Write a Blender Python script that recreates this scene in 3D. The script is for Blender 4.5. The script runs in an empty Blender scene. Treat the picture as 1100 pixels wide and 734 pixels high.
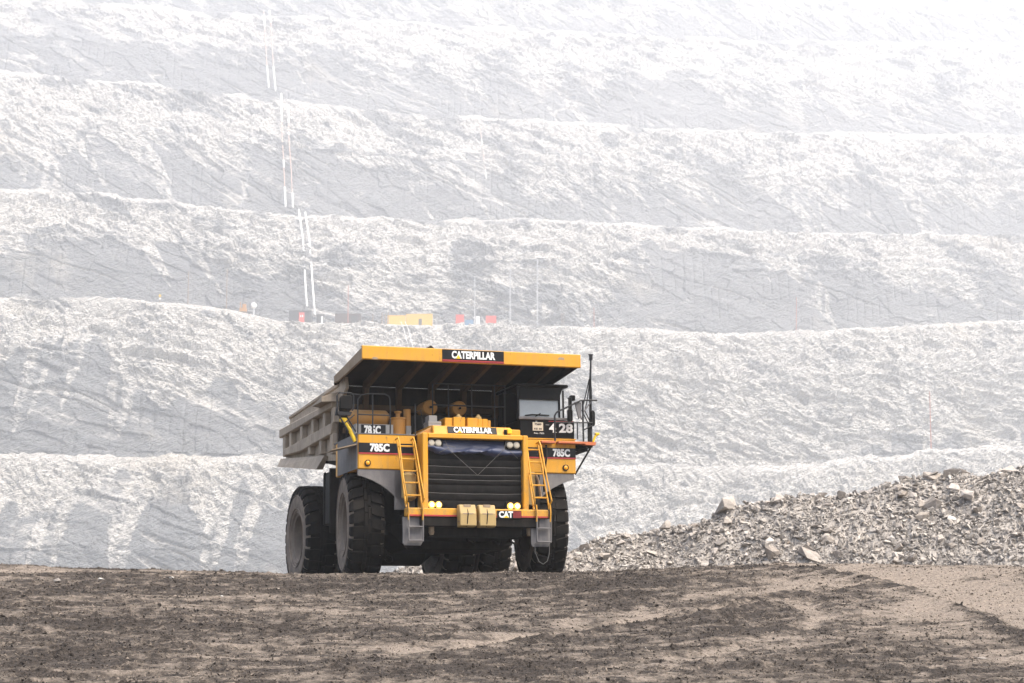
import bpy, bmesh, math, random
import numpy as np
from mathutils import Vector, Matrix

SC = bpy.context.scene
COL = SC.collection
R = math.radians
CZ = 1.7                                   # camera height above the ramp it stands on

# ------------------------------------------------------------------ camera
cd = bpy.data.cameras.new("camera")
cd.sensor_width = 36.0
cd.lens = 72.0
cd.clip_start = 0.1
cd.clip_end = 5000
cam = bpy.data.objects.new("camera", cd)
COL.objects.link(cam)
cam.location = (0, 0, CZ)
cam.rotation_euler = (math.pi / 2 + 0.1302, 0, 0)
SC.camera = cam

# ------------------------------------------------------------------ sky, sun, exposure
SUN_EL, SUN_AZ = R(60), R(122)             # azimuth measured from +Y (into the pit) towards +X
w = bpy.data.worlds.new("World")
SC.world = w
w.use_nodes = True
nt = w.node_tree
nt.nodes.clear()
sky = nt.nodes.new("ShaderNodeTexSky")
sky.sky_type = 'NISHITA'
sky.sun_disc = False
sky.sun_elevation = SUN_EL
sky.sun_rotation = SUN_AZ
sky.air_density = 1.0
sky.dust_density = 4.0
bg = nt.nodes.new("ShaderNodeBackground")
bg.inputs[1].default_value = 0.055
wo = nt.nodes.new("ShaderNodeOutputWorld")
nt.links.new(sky.outputs[0], bg.inputs[0])
nt.links.new(bg.outputs[0], wo.inputs[0])

sl = bpy.data.lights.new("sun", 'SUN')
sl.energy = 1.5
sl.angle = R(45)
sl.color = (1.0, 0.91, 0.79)
sun = bpy.data.objects.new("sun", sl)
COL.objects.link(sun)
sdir = Vector((math.sin(SUN_AZ) * math.cos(SUN_EL), math.cos(SUN_AZ) * math.cos(SUN_EL), math.sin(SUN_EL)))
sun.rotation_euler = (-sdir).to_track_quat('-Z', 'Y').to_euler()
sun.location = (0, 0, 600)

vs = SC.view_settings
vs.view_transform = 'Standard'
vs.look = 'None'
vs.exposure = 2.45
vs.gamma = 1.0
vs.use_curve_mapping = False
cy = SC.cycles
cy.use_denoising = True
cy.max_bounces = 6
cy.diffuse_bounces = 3
cy.glossy_bounces = 2
cy.transmission_bounces = 3
cy.volume_bounces = 2
cy.transparent_max_bounces = 6
HAZE_DENSITY = 0.00034
HAZE_G = 0.3
HAZE_TOP = 985.0

# ------------------------------------------------------------------ small numpy noise kit
def _tab(seed):
    return np.random.default_rng(seed).random((256, 256))

def vnoise(x, y, seed):
    t = _tab(seed)
    xi = np.floor(x).astype(int); yi = np.floor(y).astype(int)
    fx = x - xi; fy = y - yi
    fx = fx * fx * fx * (fx * (fx * 6 - 15) + 10); fy = fy * fy * fy * (fy * (fy * 6 - 15) + 10)
    x0 = xi & 255; x1 = (xi + 1) & 255; y0 = yi & 255; y1 = (yi + 1) & 255
    a = t[x0, y0] * (1 - fx) + t[x1, y0] * fx
    b = t[x0, y1] * (1 - fx) + t[x1, y1] * fx
    return (a * (1 - fy) + b * fy) * 2 - 1

def fbm(x, y, seed, octs=4, gain=0.5):
    s = 0; a = 1.0; n = 0
    for o in range(octs):
        s = s + a * vnoise(x * 2 ** o + 17.3 * o, y * 2 ** o + 9.1 * o, seed + o)
        n += a; a *= gain
    return s / n

def ridged(x, y, seed, octs=4):
    s = 0; a = 1.0; n = 0
    for o in range(octs):
        s = s + a * (1 - 2 * np.abs(vnoise(x * 2 ** o + 31.7 * o, y * 2 ** o + 3.3 * o, seed + o)))
        n += a; a *= 0.5
    return s / n

def facets(x, y, seed, tilt=1.0):
    """random tilted facets: one plane per Voronoi cell (broken, angular rock)"""
    rng = np.random.default_rng(seed)
    jx = rng.random((128, 128)); jy = rng.random((128, 128))
    hh = rng.random((128, 128)); gx = rng.normal(size=(128, 128)); gy = rng.normal(size=(128, 128))
    xi = np.floor(x).astype(int); yi = np.floor(y).astype(int)
    best = np.full(x.shape, 9e9); out = np.zeros(x.shape)
    for a in (-1, 0, 1):
        for b in (-1, 0, 1):
            cx = xi + a; cyy = yi + b
            m = cx & 127; n = cyy & 127
            dx = x - (cx + jx[m, n]); dy = y - (cyy + jy[m, n])
            d = dx * dx + dy * dy
            k = d < best
            best = np.where(k, d, best)
            out = np.where(k, hh[m, n] - 0.5 + tilt * 0.5 * (gx[m, n] * dx + gy[m, n] * dy), out)
    return out

def sstep(x, a, b):
    t = np.clip((x - a) / (b - a), 0, 1)
    return t * t * (3 - 2 * t)

# ------------------------------------------------------------------ materials
def new_mat(name):
    m = bpy.data.materials.new(name); m.use_nodes = True
    t = m.node_tree
    return m, t, t.nodes["Principled BSDF"]

def N(t, kind, **kw):
    n = t.nodes.new(kind)
    for k, v in kw.items():
        setattr(n, k, v)
    return n

def noise_fac(t, scale, detail=6, rough=0.6, lo=0.4, hi=0.6, vec=None, stretch=None):
    tc = N(t, "ShaderNodeTexCoord")
    src = tc.outputs["Object"]
    if stretch:
        mp = N(t, "ShaderNodeMapping"); mp.inputs["Scale"].default_value = stretch
        t.links.new(src, mp.inputs[0]); src = mp.outputs[0]
    nz = N(t, "ShaderNodeTexNoise"); nz.inputs["Scale"].default_value = scale
    nz.inputs["Detail"].default_value = detail; nz.inputs["Roughness"].default_value = rough
    t.links.new(src, nz.inputs["Vector"])
    mr = N(t, "ShaderNodeMapRange"); mr.inputs[1].default_value = lo; mr.inputs[2].default_value = hi
    t.links.new(nz.outputs["Fac"], mr.inputs[0])
    return mr.outputs[0], nz.outputs["Fac"]

def mixc(t, fac, a, b):
    m = N(t, "ShaderNodeMix", data_type='RGBA')
    if isinstance(fac, (int, float)): m.inputs[0].default_value = fac
    else: t.links.new(fac, m.inputs[0])
    for i, c in ((6, a), (7, b)):
        if isinstance(c, tuple): m.inputs[i].default_value = (*c, 1)
        else: t.links.new(c, m.inputs[i])
    return m.outputs[2]

def mathn(t, op, a, b=None, clamp=False):
    m = N(t, "ShaderNodeMath", operation=op); m.use_clamp = clamp
    for i, c in ((0, a), (1, b)):
        if c is None: continue
        if isinstance(c, (int, float)): m.inputs[i].default_value = c
        else: t.links.new(c, m.inputs[i])
    return m.outputs[0]

def bump(t, bsdf, height, strength, dist=0.02):
    b = N(t, "ShaderNodeBump"); b.inputs["Strength"].default_value = strength; b.inputs["Distance"].default_value = dist
    t.links.new(height, b.inputs["Height"]); t.links.new(b.outputs[0], bsdf.inputs["Normal"])

def dusty(name, col, dust=(0.30, 0.26, 0.21), amount=0.35, rough=0.5, metal=0.0, scale=1.6, streak=0.25, up=0.5, spec=0.5, splash=0.0, chips=0.0):
    """painted or bare metal with grime patches, runs and dust lying on upward faces"""
    m, t, b = new_mat(name)
    f1, raw = noise_fac(t, scale, 8, 0.65, 0.42, 0.75)
    f2, _ = noise_fac(t, 2.2, 6, 0.6, 0.48, 0.72, stretch=(4.0, 4.0, 0.5))
    g = N(t, "ShaderNodeNewGeometry"); sx = N(t, "ShaderNodeSeparateXYZ")
    t.links.new(g.outputs["Normal"], sx.inputs[0])
    upf = mathn(t, 'MULTIPLY', mathn(t, 'MAXIMUM', sx.outputs[2], 0.0), up)
    fac = mathn(t, 'ADD', mathn(t, 'ADD', mathn(t, 'MULTIPLY', f1, amount), mathn(t, 'MULTIPLY', f2, streak)), upf, clamp=True)
    dk = tuple(c * 0.72 for c in col)
    base = mixc(t, raw, dk, col)
    if splash:                                                    # mud thrown up from the road, thinning out with height
        tc = N(t, "ShaderNodeTexCoord"); sz_ = N(t, "ShaderNodeSeparateXYZ"); t.links.new(tc.outputs["Object"], sz_.inputs[0])
        hr = N(t, "ShaderNodeMapRange"); hr.inputs[1].default_value = 3.4; hr.inputs[2].default_value = 1.5; t.links.new(sz_.outputs[2], hr.inputs[0])
        sp, _ = noise_fac(t, 5.5, 8, 0.7, 0.44, 0.60)
        fac = mathn(t, 'ADD', fac, mathn(t, 'MULTIPLY', mathn(t, 'MULTIPLY', hr.outputs[0], sp), splash), clamp=True)
    if chips:                                                     # worn-through scratches and oil streaks
        ch, _ = noise_fac(t, 3.0, 10, 0.75, 0.60, 0.66, stretch=(3.0, 3.0, 0.8))
        base = mixc(t, mathn(t, 'MULTIPLY', ch, chips), base, (0.06, 0.038, 0.02))
    t.links.new(mixc(t, fac, base, dust), b.inputs["Base Color"])
    rr = N(t, "ShaderNodeMapRange"); rr.inputs[3].default_value = rough; rr.inputs[4].default_value = 0.9
    t.links.new(fac, rr.inputs[0]); t.links.new(rr.outputs[0], b.inputs["Roughness"])
    b.inputs["Metallic"].default_value = metal
    b.inputs["Specular IOR Level"].default_value = spec
    fine, fr = noise_fac(t, 40, 3, 0.6)
    bump(t, b, fr, 0.08, 0.01)
    return m

def plain(name, col, rough=0.6, metal=0.0, emit=None, es=0.0, spec=0.5):
    m, t, b = new_mat(name)
    f, raw = noise_fac(t, 6, 5, 0.6)
    t.links.new(mixc(t, raw, tuple(c * 0.8 for c in col), col), b.inputs["Base Color"])
    b.inputs["Roughness"].default_value = rough; b.inputs["Metallic"].default_value = metal
    b.inputs["Specular IOR Level"].default_value = spec
    if emit:
        b.inputs["Emission Color"].default_value = (*emit, 1); b.inputs["Emission Strength"].default_value = es
    return m

M = {}
M['yellow'] = dusty("machine_yellow_paint", (0.72, 0.335, 0.002), dust=(0.32, 0.20, 0.075), amount=0.26, rough=0.45, streak=0.34, up=0.2, splash=0.55, chips=0.7)
M['yellow_old'] = dusty("faded_yellow_paint", (0.50, 0.22, 0.03), dust=(0.30, 0.19, 0.09), amount=0.5, rough=0.6)
M['bright_yellow'] = plain("bright_yellow_plastic", (0.85, 0.55, 0.01), 0.45)
M['cream'] = dusty("cream_paint", (0.46, 0.32, 0.12), dust=(0.36, 0.26, 0.13), amount=0.4, rough=0.6, streak=0.3)
M['body'] = dusty("dusty_grey_body_steel", (0.35, 0.285, 0.215), dust=(0.54, 0.445, 0.345), amount=0.5, rough=0.75, streak=0.4, up=0.5)
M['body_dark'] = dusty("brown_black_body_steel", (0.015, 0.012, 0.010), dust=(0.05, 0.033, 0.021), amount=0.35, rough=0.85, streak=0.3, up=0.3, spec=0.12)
M['rib'] = dusty("brown_rusty_rib", (0.085, 0.05, 0.028), dust=(0.14, 0.09, 0.05), amount=0.4, rough=0.85, spec=0.12)
M['cab_black'] = dusty("cab_black_paint", (0.006, 0.006, 0.006), dust=(0.05, 0.045, 0.04), amount=0.12, rough=0.45, streak=0.08, up=0.05, spec=0.12)
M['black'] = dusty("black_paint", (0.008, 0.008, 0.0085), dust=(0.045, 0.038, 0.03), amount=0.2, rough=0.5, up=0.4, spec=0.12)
M['decal'] = plain("black_decal_film", (0.014, 0.014, 0.016), 0.35, spec=0.15)
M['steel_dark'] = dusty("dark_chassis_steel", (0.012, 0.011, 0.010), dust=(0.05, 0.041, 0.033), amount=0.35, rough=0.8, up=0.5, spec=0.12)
M['rail'] = plain("dark_handrail_paint", (0.035, 0.035, 0.037), 0.5, spec=0.15)
M['white'] = plain("white_lettering", (0.82, 0.82, 0.80), 0.5)
M['red'] = plain("red_stripe", (0.42, 0.03, 0.03), 0.5)
M['orange_edge'] = dusty("red_orange_edge_paint", (0.55, 0.13, 0.035), dust=(0.35, 0.2, 0.12), amount=0.4, rough=0.6)
M['fender'] = dusty("grey_fender", (0.13, 0.125, 0.13), dust=(0.27, 0.25, 0.23), amount=0.5, rough=0.7, streak=0.3, up=0.5)
M['tan'] = dusty("dusty_tan_flap", (0.30, 0.22, 0.14), dust=(0.42, 0.34, 0.26), amount=0.5, rough=0.85)
M['rubber'] = dusty("tyre_tread_rubber", (0.009, 0.0085, 0.008), dust=(0.05, 0.041, 0.033), amount=0.4, rough=0.85, scale=3, streak=0.1, up=0.3, spec=0.12)
M['sidewall'] = dusty("dusty_tyre_sidewall", (0.18, 0.146, 0.118), dust=(0.36, 0.295, 0.24), amount=0.6, rough=0.9, scale=2.5, streak=0.0, up=0.1, spec=0.3)
M['rim'] = dusty("dusty_wheel_rim", (0.16, 0.128, 0.10), dust=(0.30, 0.245, 0.195), amount=0.5, rough=0.7, streak=0.1, up=0.2)
M['cover'] = dusty("black_radiator_cover", (0.006, 0.006, 0.006), dust=(0.022, 0.02, 0.019), amount=0.35, rough=0.8, scale=5, up=0.35, spec=0.12)
M['tarp'] = plain("blue_tarpaulin", (0.022, 0.034, 0.085), 0.5)
M['cord'] = plain("pale_cord", (0.50, 0.48, 0.44), 0.8)
M['cord_dim'] = plain("dusty_cord", (0.13, 0.125, 0.12), 0.8)
M['lamp_off'] = plain("unlit_lamp_glass", (0.55, 0.50, 0.40), 0.2)
M['lamp_on'] = plain("lit_headlamp", (0.5, 0.3, 0.1), 0.3, emit=(1.0, 0.66, 0.30), es=2.2)
M['lamp_ring'] = plain("glowing_lamp_reflector", (0.6, 0.3, 0.05), 0.3, emit=(1.0, 0.48, 0.07), es=0.42)
M['amber'] = plain("amber_lens", (0.85, 0.36, 0.01), 0.25)
M['glass'] = plain("windscreen_glass", (0.30, 0.33, 0.345), 0.12)  # pale base colour stands in for haze and ground reflected in the glass
M['glass_pale'] = plain("side_window_glass", (0.75, 0.78, 0.79), 0.1)  # near-white base colour stands in for sky reflected in the pane
M['chalk'] = plain("cream_number_plate", (0.70, 0.62, 0.48), 0.6)
M['greybox'] = dusty("grey_box_paint", (0.28, 0.28, 0.28), amount=0.4, rough=0.6)
M['pipe_white'] = plain("white_lagging", (0.80, 0.79, 0.77), 0.8)
M['pipe_rust'] = plain("rusty_pink_pipe", (0.58, 0.40, 0.32), 0.8)
M['cont_yellow'] = dusty("orange_yellow_container", (0.88, 0.50, 0.03), amount=0.15, rough=0.6, up=0.2)
M['cont_red'] = dusty("red_kiosk_paint", (0.70, 0.055, 0.03), amount=0.1, rough=0.6, up=0.2)
M['cont_blue'] = plain("blue_bin_paint", (0.10, 0.24, 0.40), 0.6)
M['shed_grey'] = dusty("grey_shed_boards", (0.03, 0.033, 0.038), amount=0.1, rough=0.8, up=0.2)
M['shed_brown'] = dusty("brown_shed_boards", (0.07, 0.045, 0.038), amount=0.1, rough=0.8, up=0.2)
M['wood'] = plain("weathered_wood", (0.30, 0.21, 0.14), 0.9)
M['pole_pink'] = plain("red_primer_pole", (0.45, 0.16, 0.11), 0.8)
M['galv'] = plain("galvanised_steel", (0.55, 0.56, 0.57), 0.6)

def rock_mat(name, dark, pale, attr, bump_scale, bump_dist, strength=0.8, warm=None, lo=0.3, hi=0.7, mid=0.9, grit=False):
    m, t, b = new_mat(name)
    at = N(t, "ShaderNodeAttribute"); at.attribute_name = attr
    f1, raw = noise_fac(t, bump_scale, 9, 0.68, 0.35, 0.65)
    f3, raw3 = noise_fac(t, bump_scale * 0.22, 7, 0.65, 0.35, 0.65)
    g0, g1 = (0.35, 1.9) if grit else (0.62, 1.3)
    d2 = mixc(t, f1, tuple(c * g0 for c in dark), tuple(c * g1 for c in dark))
    p2 = mixc(t, f1, tuple(c * (0.5 if grit else 0.74) for c in pale), tuple(c * (1.2 if grit else 1.0) for c in pale))
    fac = mathn(t, 'ADD', at.outputs["Fac"], mathn(t, 'MULTIPLY', mathn(t, 'SUBTRACT', raw3, 0.5), mid))
    mr = N(t, "ShaderNodeMapRange", interpolation_type='SMOOTHSTEP'); mr.inputs[1].default_value = lo; mr.inputs[2].default_value = hi
    t.links.new(fac, mr.inputs[0])
    c = mixc(t, mr.outputs[0], d2, p2)
    if warm:
        fw, _ = noise_fac(t, bump_scale * 0.05, 5, 0.6, 0.6, 0.72)
        c = mixc(t, mathn(t, 'MULTIPLY', fw, 0.6), c, warm)
    t.links.new(c, b.inputs["Base Color"])
    b.inputs["Roughness"].default_value = 0.95
    b.inputs["Specular IOR Level"].default_value = 0.15
    bump(t, b, raw, strength, bump_dist)
    return m

def pit_mat():
    m, t, b = new_mat("pit_wall_rock")
    at = N(t, "ShaderNodeAttribute"); at.attribute_name = "dust"
    tc = N(t, "ShaderNodeTexCoord")
    mp = N(t, "ShaderNodeMapping"); mp.inputs["Rotation"].default_value = (0, R(27), 0)
    mp2 = N(t, "ShaderNodeMapping"); mp2.inputs["Scale"].default_value = (0.7, 0.7, 3.2)
    t.links.new(tc.outputs["Object"], mp.inputs[0]); t.links.new(mp.outputs[0], mp2.inputs[0])
    def nz(scale, detail, rough, vec, dist=0.0):
        n = N(t, "ShaderNodeTexNoise"); n.inputs["Scale"].default_value = scale; n.inputs["Detail"].default_value = detail
        n.inputs["Roughness"].default_value = rough; n.inputs["Distortion"].default_value = dist
        t.links.new(vec, n.inputs["Vector"]); return n.outputs["Fac"]
    bed = nz(0.055, 10, 0.68, mp2.outputs[0], 0.6)
    fine = nz(0.35, 7, 0.7, mp2.outputs[0], 0.3)
    big = nz(0.012, 6, 0.6, tc.outputs["Object"])
    fac = mathn(t, 'ADD', at.outputs["Fac"], mathn(t, 'MULTIPLY', mathn(t, 'SUBTRACT', bed, 0.5), 1.1))
    wide = nz(0.011, 5, 0.6, mp2.outputs[0], 1.0)
    fac = mathn(t, 'ADD', fac, mathn(t, 'MULTIPLY', mathn(t, 'SUBTRACT', wide, 0.5), 1.0))
    fac = mathn(t, 'ADD', fac, mathn(t, 'MULTIPLY', mathn(t, 'SUBTRACT', fine, 0.5), 0.6))
    mr = N(t, "ShaderNodeMapRange", interpolation_type='SMOOTHSTEP'); mr.inputs[1].default_value = 0.16; mr.inputs[2].default_value = 0.74
    t.links.new(fac, mr.inputs[0])
    fr = N(t, "ShaderNodeMapRange"); fr.inputs[1].default_value = 0.3; fr.inputs[2].default_value = 0.7
    t.links.new(fine, fr.inputs[0])
    dk = mixc(t, fr.outputs[0], (0.140, 0.147, 0.158), (0.262, 0.266, 0.270))  # dark and pale tones brought closer in the colour to mimic haze
    pl = mixc(t, fr.outputs[0], (0.46, 0.443, 0.415), (0.74, 0.712, 0.665))
    c = mixc(t, mr.outputs[0], dk, pl)
    wv = N(t, "ShaderNodeVectorMath", operation='MULTIPLY_ADD')
    nv = N(t, "ShaderNodeTexNoise"); nv.inputs["Scale"].default_value = 0.06; nv.inputs["Detail"].default_value = 5
    t.links.new(mp2.outputs[0], nv.inputs["Vector"]); t.links.new(nv.outputs["Color"], wv.inputs[0])
    wv.inputs[1].default_value = (14, 14, 14); t.links.new(mp2.outputs[0], wv.inputs[2])
    joints = None
    for sc_ in (0.075, 0.21):
        vo = N(t, "ShaderNodeTexVoronoi", feature='DISTANCE_TO_EDGE'); vo.inputs["Scale"].default_value = sc_
        t.links.new(wv.outputs[0], vo.inputs["Vector"])
        jr = N(t, "ShaderNodeMapRange", interpolation_type='SMOOTHSTEP'); jr.inputs[1].default_value = 0.0; jr.inputs[2].default_value = 0.10
        t.links.new(vo.outputs["Distance"], jr.inputs[0])
        joints = jr.outputs[0] if joints is None else mathn(t, 'MULTIPLY', joints, jr.outputs[0])
    c = mixc(t, mathn(t, 'MULTIPLY', mathn(t, 'SUBTRACT', 1.0, joints), 0.35), c, (0.10, 0.10, 0.10))  # shade inside the rock joints, mixed into the colour
    wr = N(t, "ShaderNodeMapRange"); wr.inputs[1].default_value = 0.60; wr.inputs[2].default_value = 0.72; wr.inputs[4].default_value = 0.5
    t.links.new(big, wr.inputs[0])
    c = mixc(t, wr.outputs[0], c, (0.52, 0.47, 0.39))
    t.links.new(c, b.inputs["Base Color"])
    b.inputs["Roughness"].default_value = 0.95; b.inputs["Specular IOR Level"].default_value = 0.1
    bump(t, b, mathn(t, 'ADD', mathn(t, 'ADD', bed, mathn(t, 'MULTIPLY', fine, 0.7)), mathn(t, 'MULTIPLY', joints, 0.25)), 1.0, 3.4)
    return m
M['pit'] = pit_mat()
M['ground'] = rock_mat("haul_road_dirt", (0.037, 0.031, 0.0268), (0.250, 0.210, 0.174), "dust", 14.0, 0.06, 1.0, lo=-0.1, hi=1.1, mid=2.6, grit=True)
M['pile'] = rock_mat("rubble_fines", (0.25, 0.23, 0.21), (0.54, 0.497, 0.45), "dust", 7.0, 0.06, 1.0, lo=0.0, hi=1.0)
M['stone'] = None

def stone_mat(name, cols):
    m, t, b = new_mat(name)
    oi = N(t, "ShaderNodeObjectInfo")
    cr = N(t, "ShaderNodeValToRGB")
    el = cr.color_ramp.elements
    el[0].color = (*cols[0], 1); el[1].color = (*cols[-1], 1)
    for i, c in enumerate(cols[1:-1]):
        e = el.new((i + 1) / (len(cols) - 1)); e.color = (*c, 1)
    t.links.new(oi.outputs["Random"], cr.inputs[0])
    f, raw = noise_fac(t, 5, 8, 0.65, 0.3, 0.7)
    v = mixc(t, f, (0.62, 0.6, 0.58), (1.0, 1.0, 1.0))
    mm = N(t, "ShaderNodeMix", data_type='RGBA', blend_type='MULTIPLY'); mm.inputs[0].default_value = 1
    t.links.new(cr.outputs[0], mm.inputs[6]); t.links.new(v, mm.inputs[7])
    t.links.new(mm.outputs[2], b.inputs["Base Color"])
    b.inputs["Roughness"].default_value = 0.95; b.inputs["Specular IOR Level"].default_value = 0.15
    bump(t, b, raw, 0.6, 0.04)
    return m
M['stone'] = stone_mat("broken_rock", [(0.24, 0.22, 0.20), (0.47, 0.43, 0.39), (0.37, 0.33, 0.29), (0.54, 0.50, 0.46)])
M['stone_white'] = stone_mat("pale_quartz_rock", [(0.62, 0.60, 0.57), (0.58, 0.55, 0.51)])
M['stone_dark'] = stone_mat("dark_rock", [(0.12, 0.112, 0.105), (0.14, 0.128, 0.118)])
M['stone_brown'] = stone_mat("brown_rock", [(0.24, 0.19, 0.15), (0.26, 0.21, 0.165)])

# ------------------------------------------------------------------ object helpers
def link(o, parent=None):
    COL.objects.link(o)
    if parent is not None: o.parent = parent
    return o

def tag(o, label=None, cat=None, group=None, kind=None):
    if label: o['label'] = label
    if cat: o['category'] = cat
    if group: o['group'] = group
    if kind: o['kind'] = kind
    return o

def empty(name, loc=(0, 0, 0), rot=(0, 0, 0), parent=None):
    o = bpy.data.objects.new(name, None)
    o.location = loc; o.rotation_euler = rot; o.empty_display_size = 0.3
    return link(o, parent)

class MB:
    """collects shapes, then links them as one mesh object"""
    def __init__(self):
        self.v = []; self.f = []; self.mi = []; self.cur = 0
    def add(self, vs, fs):
        n = len(self.v); self.v += [tuple(p) for p in vs]
        self.f += [tuple(i + n for i in f) for f in fs]; self.mi += [self.cur] * len(fs)
        return self
    def box(self, x0, x1, y0, y1, z0, z1):
        vs = [(x, y, z) for z in (z0, z1) for y in (y0, y1) for x in (x0, x1)]
        return self.add(vs, [(0, 2, 3, 1), (4, 5, 7, 6), (0, 1, 5, 4), (2, 6, 7, 3), (0, 4, 6, 2), (1, 3, 7, 5)])
    def prism(self, poly, a0, a1, axis='x'):
        """poly: 2D points; axis x: (y,z), axis y: (x,z), axis z: (x,y)"""
        def P(p, a):
            return (a, p[0], p[1]) if axis == 'x' else (p[0], a, p[1]) if axis == 'y' else (p[0], p[1], a)
        n = len(poly)
        vs = [P(p, a0) for p in poly] + [P(p, a1) for p in poly]
        fs = [tuple(range(n))[::-1], tuple(range(n, 2 * n))] + [(i, (i + 1) % n, n + (i + 1) % n, n + i) for i in range(n)]
        return self.add(vs, fs)
    def hexa(self, lo, hi):
        """two quads (4 corners each) joined to a solid"""
        return self.add(list(lo) + list(hi), [(3, 2, 1, 0), (4, 5, 6, 7)] + [(i, (i + 1) % 4, 4 + (i + 1) % 4, 4 + i) for i in range(4)])
    def tube(self, path, r, n=8, closed=False):
        pts = [Vector(p) for p in path]
        m = len(pts); vs = []; fs = []
        prev = None
        for i, p in enumerate(pts):
            if closed: d = (pts[(i + 1) % m] - pts[i - 1])
            else: d = (pts[min(i + 1, m - 1)] - pts[max(i - 1, 0)])
            d.normalize()
            up = Vector((0, 0, 1)) if abs(d.z) < 0.9 else Vector((1, 0, 0))
            if prev is not None and abs(prev.dot(d)) < 0.95: up = prev
            s = d.cross(up).normalized(); u = s.cross(d).normalized(); prev = u
            rr = r[i] if isinstance(r, (list, tuple)) else r
            for k in range(n):
                a = 2 * math.pi * k / n
                vs.append(p + s * (rr * math.cos(a)) + u * (rr * math.sin(a)))
        segs = m if closed else m - 1
        for i in range(segs):
            j = (i + 1) % m
            for k in range(n):
                fs.append((i * n + k, i * n + (k + 1) % n, j * n + (k + 1) % n, j * n + k))
        if not closed:
            fs.append(tuple(range(n))[::-1]); fs.append(tuple(range((m - 1) * n, m * n)))
        return self.add(vs, fs)
    def cyl(self, p0, p1, r, n=20, r1=None):
        return self.tube([p0, p1], [r, r if r1 is None else r1], n)
    def lathe(self, prof, n=48, axis='x', c=(0, 0, 0)):
        """prof: (axial, radius) list revolved about an axis through c"""
        vs = []; fs = []; m = len(prof)
        for k in range(n):
            a = 2 * math.pi * k / n; ca, sa = math.cos(a), math.sin(a)
            for (t, r) in prof:
                p = (t, r * ca, r * sa) if axis == 'x' else (r * ca, t, r * sa) if axis == 'y' else (r * ca, r * sa, t)
                vs.append((p[0] + c[0], p[1] + c[1], p[2] + c[2]))
        for k in range(n):
            j = (k + 1) % n
            for i in range(m - 1):
                fs.append((k * m + i, k * m + i + 1, j * m + i + 1, j * m + i))
        return self.add(vs, fs)
    def mesh(self, name, mats, smooth=None, bevel=0):
        me = bpy.data.meshes.new(name)
        me.from_pydata(self.v, [], self.f)
        for m in (mats if isinstance(mats, (list, tuple)) else [mats]): me.materials.append(m)
        me.polygons.foreach_set("material_index", self.mi)
        bm = bmesh.new(); bm.from_mesh(me)
        bmesh.ops.recalc_face_normals(bm, faces=bm.faces)
        if bevel:
            es = [e for e in bm.edges if len(e.link_faces) == 2 and e.calc_face_angle(0) > 0.6]
            bmesh.ops.bevel(bm, geom=es, offset=bevel, segments=1, affect='EDGES', clamp_overlap=True)
        bm.to_mesh(me); bm.free()
        if smooth:
            me.polygons.foreach_set("use_smooth", [True] * len(me.polygons))
            me.set_sharp_from_angle(angle=R(smooth))
        me.update()
        return me
    def build(self, name, mats, parent=None, smooth=None, bevel=0, loc=None):
        o = bpy.data.objects.new(name, self.mesh(name, mats, smooth, bevel))
        if loc: o.location = loc
        return link(o, parent)

def rail(mb, path, r=0.02):
    return mb.tube(path, r, 6)

def lettering(text, x0, x1, z0, z1, y, mat, parent, bold=0.03, name="lettering", depth=0.006):
    """raised letters filling a rectangle, facing the front of the truck"""
    cu = bpy.data.curves.new("lettering", 'FONT'); cu.body = text; cu.offset = bold; cu.extrude = 0.01
    cu.resolution_u = 3
    tmp = bpy.data.objects.new("lettering_source", cu); COL.objects.link(tmp)
    dg = bpy.context.evaluated_depsgraph_get(); dg.update()
    me = bpy.data.meshes.new_from_object(tmp.evaluated_get(dg))
    bpy.data.objects.remove(tmp); bpy.data.curves.remove(cu)
    n = len(me.vertices); co = np.empty(n * 3); me.vertices.foreach_get("co", co); co = co.reshape(-1, 3)
    mn, mx = co.min(0), co.max(0)
    s = (co - mn) / np.maximum(mx - mn, 1e-6)
    out = np.stack([x0 + s[:, 0] * (x1 - x0), y - s[:, 2] * depth, z0 + s[:, 1] * (z1 - z0)], 1)
    me.vertices.foreach_set("co", out.ravel())
    me.materials.clear(); me.materials.append(mat); me.update()
    o = bpy.data.objects.new(name, me)
    return link(o, parent)

def grid_mesh(name, P, mat, attr=None, smooth=False):
    """P: (rows, cols, 3) array"""
    r, c, _ = P.shape
    me = bpy.data.meshes.new(name)
    idx = np.arange(r * c).reshape(r, c)
    q = np.stack([idx[:-1, :-1], idx[:-1, 1:], idx[1:, 1:], idx[1:, :-1]], -1).reshape(-1, 4)
    me.vertices.add(r * c); me.vertices.foreach_set("co", P.reshape(-1).astype(np.float32))
    me.loops.add(q.size); me.loops.foreach_set("vertex_index", q.ravel().astype(np.int32))
    me.polygons.add(len(q)); me.polygons.foreach_set("loop_start", (np.arange(len(q)) * 4).astype(np.int32))
    me.polygons.foreach_set("use_smooth", np.full(len(q), smooth))
    me.update(calc_edges=True)
    if attr is not None:
        a = me.attributes.new("dust", 'FLOAT', 'POINT'); a.data.foreach_set("value", attr.reshape(-1).astype(np.float32))
    me.materials.append(mat)
    o = bpy.data.objects.new(name, me)
    return link(o)

FPX, ROW0 = 2200.0, 655.0                  # the lens in pixels of the 1100-wide photograph, and its horizon row
def lift(row, depth):                      # height at a given depth of something seen on a pixel row
    return CZ + (ROW0 - row) / FPX * depth
def across(px, depth):
    return (px - 550) / FPX * depth

# ================================================================== LARGE STRUCTURE: the pit
def interp(x, pts):
    return np.interp(x, [p[0] for p in pts], [p[1] for p in pts])

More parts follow.
